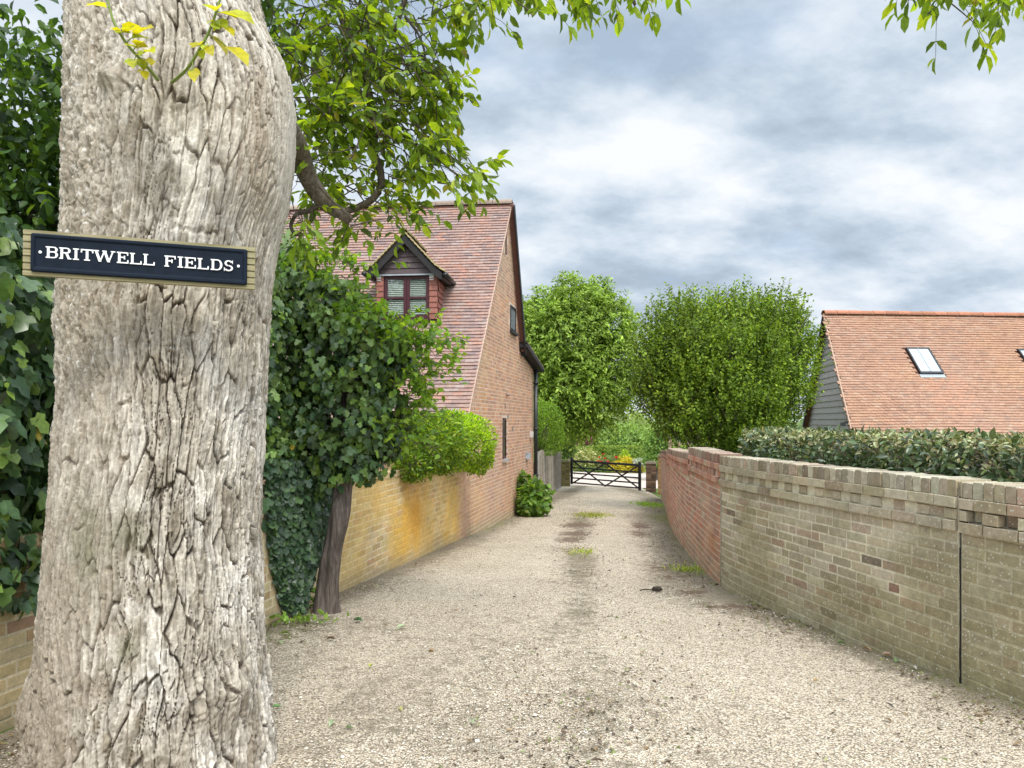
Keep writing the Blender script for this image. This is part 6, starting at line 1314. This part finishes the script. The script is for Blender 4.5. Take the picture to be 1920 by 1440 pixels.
# ------------------------------------------------------------------ fence, gate, pillars
def make_gate():
    rng = np.random.default_rng(41)
    # fence from the house corner to the left gate pillar
    A0, A1 = np.array([0.66, 19.7]), np.array([2.02, 31.3]); dv = (A1 - A0) / np.linalg.norm(A1 - A0); Lf = np.linalg.norm(A1 - A0); D = np.array([dv[0], dv[1], 0]); Nf = np.array([dv[1], -dv[0], 0])
    t = thing('wooden_fence', (A0[0], A0[1], ground(*A0)), 'grey lapped panel fence with concrete posts between house and gate', 'fence'); npan = 6; step = Lf / npan
    fm = mat_attr('fence_boards', 0.9, 0.15, 20, 0.3)
    for k in range(npan + 1):
        p = A0 + dv * step * k; z = ground(*p); g = Geo(); g.box(np.array([p[0], p[1], z - 0.1]) - D * 0.05 - Nf * 0.05, D * 0.10, Nf * 0.11, (0, 0, 1.56)); g.build('post', CONCRETE, t)
        if k == npan: break
        q = A0 + dv * (step * k + 0.055); z = ground(*(A0 + dv * step * (k + 0.5))); g = Geo(); L = step - 0.11
        for i in range(11): 
            zz = z + 0.12 + i * 0.122; c = lin(176, 164, 146) * rng.uniform(0.85, 1.12); o = np.array([q[0], q[1], zz])
            g.prism([o + Nf * 0.02, o + D * L + Nf * 0.02, o + D * L + np.array([0, 0, 0.138]), o + np.array([0, 0, 0.138])], Nf * 0.012, c)
        for f in (0.02, 0.5, 0.95): g.box(np.array([q[0], q[1], z + 0.08]) + D * (L * f) + Nf * 0.034, D * 0.05, Nf * 0.02, (0, 0, 1.40), lin(170, 158, 140))
        pn = g.build('panel', fm, t); g = Geo(); g.box(np.array([q[0], q[1], z - 0.12]) - Nf * 0.02, D * L, Nf * 0.04, (0, 0, 0.2)); g.build('gravel_board', CONCRETE, t)
    # the field gate
    GL, GR = np.array([2.60, 32.4, -2.72 + H]), np.array([5.33, 30.5, -2.80 + H]); U = GR - GL; W = np.linalg.norm(U); U = U / W; Nn = np.cross(U, UP); h = 1.02
    t = thing('field_gate', GL, 'black five barred field gate with crossed braces closing the drive', 'gate')
    def bar(name, a, b, w, d=0.03, off=0.0):
        g = Geo(); v = b - a; L = np.linalg.norm(v); v = v / L; s = unit(np.cross(v, Nn)); g.box(a - s * w / 2 + Nn * off, v * L, s * w, Nn * d); return g.build(name, GATE_PAINT, t)
    def pt(u, v): return GL + U * u + UP * v
    bar('stile', pt(0.04, -0.02), pt(0.04, h + 0.12), 0.09, 0.07); bar('stile', pt(W - 0.05, -0.10), pt(W - 0.05, h + 0.10), 0.11, 0.07)
    bar('top_rail', pt(0.09, h - 0.03), pt(W - 0.1, h - 0.03), 0.09, 0.06)
    for v in (0.04, 0.25, 0.46, 0.70): bar('rail', pt(0.09, v), pt(W - 0.1, v), 0.06, 0.028)
    for (a, b) in (((0.09, 0.02), (W / 2, h - 0.06)), ((0.12, h - 0.06), (W / 2, 0.0)), ((W / 2, 0.0), (W - 0.12, h - 0.06)), ((W / 2 + 0.02, h - 0.06), (W - 0.1, 0.02))): bar('brace', pt(*a), pt(*b), 0.06, 0.024, -0.028 if a[1] > b[1] else 0.03)
    # pillars
    def pillar(c, w, h0, colr, lab, cap, seed, ang=0.19):
        r = np.random.default_rng(seed); t = thing('brick_pillar', (c[0], c[1], ground(*c)), lab, 'pillar', 'brick pillars at the gate'); ux = unit(np.array([1, -ang, 0])); uy = np.array([ang, 1, 0]) / math.hypot(1, ang); g = Geo(); z = ground(*c) - 0.08; o = np.array([c[0], c[1], 0])
        g.cbox(o + UP * (z + h0 / 2), ux * (w - 0.012), uy * (w - 0.012), UP * h0, lin(120, 108, 86)); k = 0
        while z < ground(*c) - 0.08 + h0 - 0.07:
            n = max(2, int(round(w / 0.1125 / 1.5))); 
            for (e, f, s) in ((ux, uy, -1), (uy, ux, -1), (ux, uy, 1), (uy, ux, 1)):
                for i in range(n): 
                    q0 = -w / 2 + w * i / n + 0.005; q1 = q0 + w / n - 0.01
                    g.box(o + e * q0 + f * (s * (w / 2 - 0.008)) + UP * (z + 0.005), e * (q1 - q0), f * s * 0.010, UP * 0.065, colr[r.integers(len(colr))] * r.uniform(0.8, 1.15))
            z += 0.075; k += 1
        g.build('shaft', BRICK, t); g = Geo(); g.cbox(o + UP * (z + 0.045), ux * (w + 0.05), uy * (w + 0.05), UP * 0.06, cap); g.cbox(o + UP * (z + 0.095), ux * (w * 0.8), uy * (w * 0.8), UP * 0.04, cap * 0.9); g.build('cap', BRICK, t)
    mossy = [lin(126, 118, 62), lin(112, 100, 60), lin(136, 120, 74)]; dk = [lin(112, 84, 70), lin(128, 98, 78), lin(98, 78, 68), lin(140, 112, 88)]; gold = [lin(168, 136, 84), lin(150, 116, 72), lin(176, 128, 86)]
    pillar((2.28, 32.2), 0.46, 1.18, mossy, 'moss covered brick pillar on the hinge side left of the gate', lin(130, 126, 84), 1)
    pillar((5.66, 30.1), 0.40, 1.26, dk, 'dark brick pillar just right of the black gate', lin(150, 138, 116), 2); pillar((5.86, 28.6), 0.42, 1.50, gold, 'golden brown brick pillar between the gate pillar and the right wall', lin(140, 126, 100), 3)
    g = Geo(); p = np.array([2.50, 32.45]); t = thing('gate_post', (p[0], p[1], ground(*p)), 'pale timber gate post beside the mossy pillar', 'post'); g.cbox((p[0], p[1], ground(*p) + 0.58), (0.07, 0, 0), (0, 0.07, 0), (0, 0, 1.2)); g.cbox((p[0], p[1], ground(*p) + 1.19), (0.085, 0, 0), (0, 0.085, 0), (0, 0, 0.02)); g.build('shaft', mat_plain('grey_timber', (0.34, 0.31, 0.27), 0.85, 0.15, 0, 0.3), t)
    # small timber trellis above the far wall
    t = thing('trellis', (5.55, 25.5, ground(5.5, 25.5)), 'small timber trellis standing behind the far end of the right wall', 'trellis'); g = Geo(); wood = mat_plain('pale_timber', lin(190, 160, 130), 0.8, 0.2, 0, 0.25)
    x0 = P(1256, 815, 25.5); zb = ground(5.5, 25.5)
    g.box((x0[0] - 0.05, 25.45, zb), (0.10, 0, 0), (0, 0.1, 0), (0, 0, x0[2] - zb)); g.build('post', wood, t); g = Geo()
    for k in range(1, 3): g.box((x0[0] + 0.3 * k, 25.47, zb + 0.3), (0.045, 0, 0), (0, 0.03, 0), (0, 0, x0[2] - zb - 0.55 + 0.0 * k))
    for k in range(3): g.box((x0[0] + 0.05, 25.505, x0[2] - 0.35 - 0.3 * k), (0.72, 0, 0), (0, 0.02, 0), (0, 0, 0.04))
    g.build('lattice', wood, t)
make_gate()


# ------------------------------------------------------------------ garden beyond the gate
def make_far():
    def E(px, py, Yd, rx, ry, rd): return (P(px, py, Yd), (rx / F * Yd, rd, ry / F * Yd))
    def bush(name, seed, bl, n, leaf, pal, lab, cat, w=None, flat=0.5, aspect=0.6, group=None, spread=0.2, stems=True):
        rng = np.random.default_rng(seed); c = bl[0][0]; gz = float(ground(c[0], c[1])); t = thing(name, (c[0], c[1], gz), lab, cat, group); p, nn = blob(rng, bl, n, spread, 0.3, 2.6); kk = p[:, 2] > gz; p, nn = p[kk], nn[kk]; m = len(p); L = leaf * rng.uniform(0.6, 1.3, m)
        leaf_mesh('leaves' if stems != 'trunk' else 'crown', T_DIA, p, nn * 0.5 + rand_dir(rng, m) * 0.8, nn * 0.6 + UP * flat + rand_dir(rng, m) * 0.5, L, L * aspect, shades(rng, m, pal, w), LEAF_FAR, t)
        g = Geo(); b3 = np.array([c[0], c[1], gz - 0.05])
        if stems == 'trunk': g.tube(spline(np.array([b3, (b3 + c) / 2 + (0.1, 0, 0), c]), 10), np.linspace(0.25, 0.08, 10), 8); g.build('trunk', BARK_SMALL, t, True)
        else:
            for k in range(7): g.tube(np.array([b3 + rng.normal(0, 0.08, 3) * (1, 1, 0), c + rng.normal(0, 0.3, 3) * bl[0][1]]), 0.015, 4)
            g.build('stems', TWIG, t)
        return t, rng
    # flower bed
    bush('variegated_shrub', 51, [E(1098, 862, 48.5, 24, 20, 0.8), E(1080, 870, 48.5, 16, 16, 0.6), E(1115, 872, 48, 16, 12, 0.5)], 2600, 0.16, [(0.16, 0.2, 0.06), (0.28, 0.3, 0.14), (0.10, 0.14, 0.03), (0.38, 0.38, 0.22)], 'pale variegated shrub beyond the left end of the gate', 'shrub')
    t, rng = bush('rose_bush', 52, [E(1140, 870, 48, 24, 15, 0.6), E(1128, 872, 48, 16, 12, 0.5), E(1158, 868, 48, 14, 12, 0.5)], 2000, 0.13, [(0.07, 0.12, 0.03), (0.11, 0.17, 0.05), (0.2, 0.16, 0.09)], 'rose bush with big red blooms beyond the middle of the gate', 'rose bush')
    for (px, py) in ((1131, 852), (1124, 858), (1122, 865), (1127, 866), (1140, 866), (1137, 869), (1155, 857), (1156, 859), (1148, 872), (1134, 860)):
        c = P(px, py, 47.3); n = 26; d = rand_dir(rng, n); d[:, 2] = np.abs(d[:, 2]) * 0.8; p = c + d * 0.02
        leaf_mesh('bloom', T_DIA, p, d, unit(np.cross(d, rand_dir(rng, n))), np.full(n, 0.075), np.full(n, 0.08), shades(rng, n, [(0.62, 0.02, 0.03), (0.75, 0.06, 0.06), (0.5, 0.015, 0.03)], None, 0.1, 1.0), LEAF_FAR, t)
    bush('golden_shrub', 53, [E(1170, 874, 47.5, 34, 11, 0.6), E(1175, 866, 47.5, 16, 10, 0.5), E(1195, 880, 47.4, 14, 6, 0.4)], 2600, 0.12, [(0.36, 0.32, 0.02), (0.42, 0.37, 0.03), (0.26, 0.26, 0.03)], 'bright golden yellow shrub beyond the right half of the gate', 'shrub')
    bush('conical_shrub', 54, [E(1172, 858, 48.2, 9, 14, 0.35), E(1172, 868, 48.2, 12, 8, 0.4)], 900, 0.12, [(0.26, 0.36, 0.03), (0.18, 0.28, 0.03)], 'small lime green upright shrub behind the golden shrub', 'shrub')
    bush('lavender_plant', 55, [E(1198, 866, 47, 12, 6, 0.4), E(1210, 866, 47, 6, 8, 0.4)], 700, 0.14, [(0.28, 0.34, 0.32), (0.22, 0.28, 0.25), (0.34, 0.36, 0.40)], 'grey leaved plant by the right gate post', 'plant')
    bush('shrub', 56, [E(1100, 882, 47.3, 28, 6, 0.5), E(1130, 883, 47.2, 16, 5, 0.4)], 1500, 0.12, [(0.05, 0.09, 0.025), (0.09, 0.14, 0.03)], 'low dark green ground cover shrub seen through the left half of the gate', 'shrub')
    # hedge across the garden
    rng = np.random.default_rng(57); t = thing('garden_hedge', (4.5, 55, ground(4.5, 55)), 'long low clipped hedge with a bright flat top across the garden beyond the gate', 'hedge'); n = 15000; x = rng.uniform(-2, 16, n); a = rng.uniform(0, math.pi, n); sh = 1 - np.abs(rng.normal(0, 0.08, n)); ca, sa = np.cos(a), np.sin(a); sq = 1 / np.maximum(np.abs(ca), np.abs(sa)); top = H - 47 / F * 54.4; zg = float(ground(4, 55)); hh = (top - zg)
    p = np.stack([x, 55 - ca * sq * 0.6 * sh, np.maximum(zg, zg + sa * sq * hh * sh + 0.05 * fbm(x * 2, 0, 0, 2, 3))], 1); nn = np.stack([0 * x, -ca, sa], 1); L = 0.15 * rng.uniform(0.6, 1.2, n)
    leaf_mesh('leaves', T_DIA, p, nn * 0.4 + rand_dir(rng, n), nn * 0.8 + rand_dir(rng, n) * 0.6, L, L * 0.6, shades(rng, n, [(0.13, 0.2, 0.04), (0.18, 0.25, 0.05), (0.10, 0.15, 0.03)]), LEAF_FAR, t)
    # trees further off
    far = [(((1110, 812, 78), (48, 34), 2.5), 'mid green rounded tree left of centre beyond the garden hedge'), (((1160, 800, 84), (48, 38), 2.5), 'pale grey green tallest tree beyond the garden hedge'), (((1212, 808, 80), (44, 36), 2.4), 'light green broad tree right of the tallest far tree'), (((1168, 822, 70), (44, 26), 2.0), 'bushy bright green tree in front of the tallest far tree'), (((1105, 828, 72), (30, 22), 1.8), 'low dark green far tree beside the purple one')]
    pals = [[(0.15, 0.22, 0.07), (0.2, 0.27, 0.1), (0.11, 0.17, 0.06)], [(0.22, 0.27, 0.14), (0.28, 0.32, 0.18), (0.16, 0.2, 0.1)], [(0.17, 0.25, 0.07), (0.22, 0.3, 0.1)], [(0.16, 0.26, 0.07), (0.21, 0.3, 0.09), (0.12, 0.19, 0.06)], [(0.09, 0.15, 0.05), (0.13, 0.19, 0.06)]]
    for k, (((px, py, Y), (rx, ry), rd), lab) in enumerate(far):
        bush('far_tree', 60 + k, [E(px, py, Y, rx, ry, rd), E(px - rx * 0.45, py + ry * 0.35, Y - 0.5, rx * 0.6, ry * 0.6, rd * 0.7), E(px + rx * 0.45, py + ry * 0.3, Y - 0.4, rx * 0.55, ry * 0.65, rd * 0.7), E(px + rx * 0.1, py + ry * 0.9, Y - 1.0, rx * 0.8, ry * 0.5, rd * 0.7)], 5500, 0.30, pals[k], lab, 'tree', None, 0.5, 0.6, 'trees beyond the garden hedge', 0.2, 'trunk')
    bush('purple_tree', 70, [E(1098, 815, 62, 15, 26, 1.0), E(1092, 832, 62, 14, 14, 0.9)], 1600, 0.2, [(0.16, 0.08, 0.09), (0.22, 0.12, 0.12), (0.10, 0.06, 0.07)], 'purple leaved small tree at the left of the garden beyond the gate', 'tree', stems='trunk')
    bush('garden_tree', 71, [E(1232, 838, 40, 26, 26, 1.0), E(1240, 822, 40, 20, 20, 0.8), E(1224, 860, 39.5, 18, 18, 0.7)], 3600, 0.16, [(0.07, 0.14, 0.03), (0.10, 0.18, 0.04), (0.14, 0.22, 0.05)], 'leafy green small tree behind the pillars right of the gate', 'tree', stems='trunk')
    # a distant line of woodland all along the horizon behind everything
    rng = np.random.default_rng(75); n = 14000; x = rng.uniform(-120, 140, n); y = 125 + rng.normal(0, 2.5, n); hgt = 5.2 + 1.6 * fbm(x * 0.12, 0, 0, 3, 8); z = ground(x, y) + hgt * rng.random(n) ** 0.6; p = np.stack([x, y, z], 1); L = 1.0 * rng.uniform(0.6, 1.3, n)
    o = leaf_mesh('woodland', T_DIA, p, rand_dir(rng, n), np.array([0, -0.7, 0.6]) + rand_dir(rng, n) * 0.6, L, L * 0.8, shades(rng, n, [(0.13, 0.19, 0.09), (0.17, 0.23, 0.11), (0.10, 0.15, 0.08)]), LEAF_FAR, None); tag(o, 'far belt of green woodland along the horizon', 'woodland', kind='stuff')
make_far()


# ------------------------------------------------------------------ small things on the drive
def make_litter():
    rng = np.random.default_rng(81)
    def gpos(px, py): y = H / ((py - CY) / F - 0.045); return np.array([(px - CX) / F * y, y, ground((px - CX) / F * y, y)])
    GREEN, PALE, BROWN, RUST = (0.13, 0.22, 0.06), (0.34, 0.42, 0.24), (0.13, 0.08, 0.05), (0.35, 0.18, 0.05)
    lst = [(670, 1167, .10, (0.05, 0.12, 0.04), 'dark green curled leaf on the gravel near the leaning trunk'), (752, 1180, .09, PALE, 'pale green leaf lying right of the dark curled leaf'), (620, 1202, .08, BROWN, 'dark brown piece of bark on the gravel below the leaning trunk'), (535, 1192, .09, (0.3, 0.42, 0.12), 'light green leaf beside the foot of the big trunk'), (525, 1210, .08, PALE, 'whitish green leaf just below the light green leaf by the trunk'),
           (695, 1252, .05, (0.4, 0.45, 0.05), 'small yellow green leaf in the middle of the left gravel'), (808, 1225, .05, RUST, 'small orange brown leaf on the gravel'), (855, 1148, .05, (0.28, 0.12, 0.05), 'small rust coloured leaf further up the drive'), (965, 1123, .05, (0.05, 0.05, 0.035), 'dark crumpled leaf in the middle of the drive'), (519, 1331, .06, (0.12, 0.25, 0.06), 'green leaf touching the right edge of the big trunk'),
           (620, 1362, .07, PALE, 'pale leaf on the near left gravel'), (885, 1358, .06, PALE, 'pale leaf flat on the near gravel in the middle'), (1578, 1210, .07, (0.16, 0.3, 0.09), 'green leaf at the foot of the right wall, farthest up the drive'), (1625, 1222, .08, (0.4, 0.26, 0.17), 'tan curled leaf at the foot of the right wall, left of its twin'), (1664, 1233, .08, (0.36, 0.22, 0.14), 'tan curled leaf at the foot of the right wall, beside a green leaf'), (1682, 1243, .07, (0.22, 0.4, 0.14), 'green leaf at the foot of the right wall, nearest to the camera'),
           (1715, 1256, .05, (0.5, 0.46, 0.4), 'whitish scrap of leaf by the right wall'), (1530, 1281, .05, (0.3, 0.2, 0.08), 'brown leaf lying on the right of the near gravel'), (655, 1370, .05, (0.1, 0.14, 0.04), 'small dark green leaf right of the pale near leaf'), (750, 1335, .05, (0.5, 0.46, 0.16), 'small yellowish leaf on the near gravel')]
    for px, py, L, c, lab in lst:
        p = gpos(px, py) + np.array([0, 0, 0.012]); a = rng.uniform(0, 6.28); ax = np.array([[math.cos(a), math.sin(a), 0.12]]); L *= 0.9
        bs = p[None] - unit(ax) * L / 2
        T, Fc = T_OVAL; T2 = T.copy(); T2[:, 2] *= 2.2; T2[:, 2] -= T2[:, 2].min() * 0.5
        o = leaf_mesh('fallen_leaf', (T2, Fc), bs, ax, np.array([[rng.normal(0, 0.25), rng.normal(0, 0.25), 1.0]]), np.array([L]), np.array([L * 0.55]), np.array([c]), LEAF_LAUREL, None)
        vv = o.data; org = Vector(p); vv.transform(__import__('mathutils').Matrix.Translation(-org)); o.location = org
        tag(o, lab, 'leaf', 'fallen leaves on the gravel')
    p = gpos(1224, 1109); t = thing('plant_debris', p, 'dark clump of dried twig and seed heads in the middle of the drive', 'debris'); g = Geo(); dm = mat_plain('dark_debris', (0.05, 0.042, 0.032), 0.9, 0.1, 0, 0.4, 60)
    for (dx, dz, r) in ((0.02, 0.022, 0.028), (0.062, 0.02, 0.03), (0.045, 0.03, 0.02)): g.tube(np.array([p + (dx - 0.03, 0, dz), p + (dx - 0.012, 0.0, dz + 0.006), p + (dx + 0.012, 0, dz + 0.006), p + (dx + 0.035, 0, dz - 0.004)]), np.array([0.006, r * 0.8, r * 0.8, 0.006]), 8, None, True, 0.004)
    g.build('seed_head', dm, t); g = Geo(); g.tube(spline(np.array([p + (-0.13, 0, 0.012), p + (-0.06, 0.01, 0.02), p + (0.02, -0.01, 0.01), p + (0.05, -0.02, 0.014)]), 8), 0.006, 6); g.build('twig', dm, t)
    # weeds growing in the gravel
    for (px, py, rx, ry, n, pal, lab) in ((1112, 967, .40, .8, 520, [(0.22, 0.27, 0.06), (0.30, 0.30, 0.10), (0.16, 0.2, 0.05)], 'yellowish grass patch between the wheel tracks'), (1216, 945, .42, 1.2, 620, [(0.16, 0.3, 0.04), (0.22, 0.36, 0.06)], 'fresh green weed patch at the foot of the far right wall'), (1290, 1068, .22, .25, 150, [(0.18, 0.28, 0.05), (0.26, 0.3, 0.1)], 'thin weeds by the red brick wall section'), (1092, 1036, .20, .30, 110, [(0.2, 0.28, 0.05), (0.28, 0.32, 0.1)], 'sparse weeds in the middle of the drive'), (590, 1110, .16, .12, 60, [(0.1, 0.2, 0.03), (0.16, 0.27, 0.04)], 'leafy weed at the foot of the leaning trunk'), (565, 1168, .28, .10, 50, [(0.2, 0.32, 0.08), (0.14, 0.24, 0.05)], 'low green weeds below the hanging ivy stem')):
        c = gpos(px, py); c = c if px != 590 else np.array([-1.83, 6.55, ground(-1.83, 6.55)]); x = c[0] + rng.normal(0, rx * 0.5, n); y = c[1] + rng.normal(0, ry * 0.5, n); big = py > 1050 and px < 700
        t = thing('weed_patch', c, lab, 'weeds', 'weeds in the gravel'); z = ground(x, y) + (0.0 if not big else rng.uniform(0, 0.28 if px == 590 else 0.05, n)); C = np.stack([x, y, z], 1); L = rng.uniform(0.03, 0.08, n) if not big else rng.uniform(0.04, 0.08, n)
        A = rng.normal(0, 0.6, (n, 3)) + UP * 0.7; leaf_mesh('leaves', T_DIA if not big else T_OVAL, C, A, rand_dir(rng, n) + UP * 0.3, L, L * (0.25 if not big else 0.55), shades(rng, n, pal), LEAF, t)
make_litter()

def make_leaf_litter():
    rng = np.random.default_rng(91); n = 19000; y = 2.8 + 22 * rng.random(n) ** 1.5; w = Rx(y) - Lx(y); u = rng.random(n); k = rng.random(n)
    x = np.where(k < 0.34, Rx(y) - 0.02 - np.abs(rng.normal(0, 0.36, n)), np.where(k < 0.56, Lx(y) + 0.03 + np.abs(rng.normal(0, 0.30, n)), np.where(k < 0.86, -0.17 + 0.087 * y + 0.22 + rng.normal(0, 0.26, n), Lx(y) + w * u)))
    dens = fbm(x * 2.2, y * 1.3, 0, 3, 7); kk = (x > Lx(y) + 0.01) & (x < Rx(y) - 0.01) & (dens + rng.normal(0, 0.3, n) > -0.05) & (y < 24); x, y = x[kk], y[kk]; n = len(x)
    L = rng.uniform(0.010, 0.034, n) * np.where(rng.random(n) < 0.06, 1.7, 1.0); a = rng.uniform(0, 6.28, n); A = np.stack([np.cos(a), np.sin(a), rng.normal(0, 0.25, n)], 1); Nn = np.stack([rng.normal(0, 0.35, n), rng.normal(0, 0.35, n), np.ones(n)], 1)
    pal = [(0.05, 0.035, 0.022), (0.10, 0.065, 0.04), (0.16, 0.11, 0.06), (0.22, 0.16, 0.09), (0.16, 0.2, 0.06), (0.3, 0.32, 0.14)]
    o = leaf_mesh('leaf_litter', T_DIA, np.stack([x, y, ground(x, y) + 0.010 + 0.004 * rng.random(n)], 1), A, Nn, L, L * rng.uniform(0.25, 0.7, n), shades(rng, n, pal, [3, 3, 2, 1.5, 1.5, .8], 0.2, 1.0), LEAF_LAUREL, None)
    tag(o, 'crumbs of dead leaf and moss scattered over the gravel', 'leaf litter', kind='stuff')
make_leaf_litter()
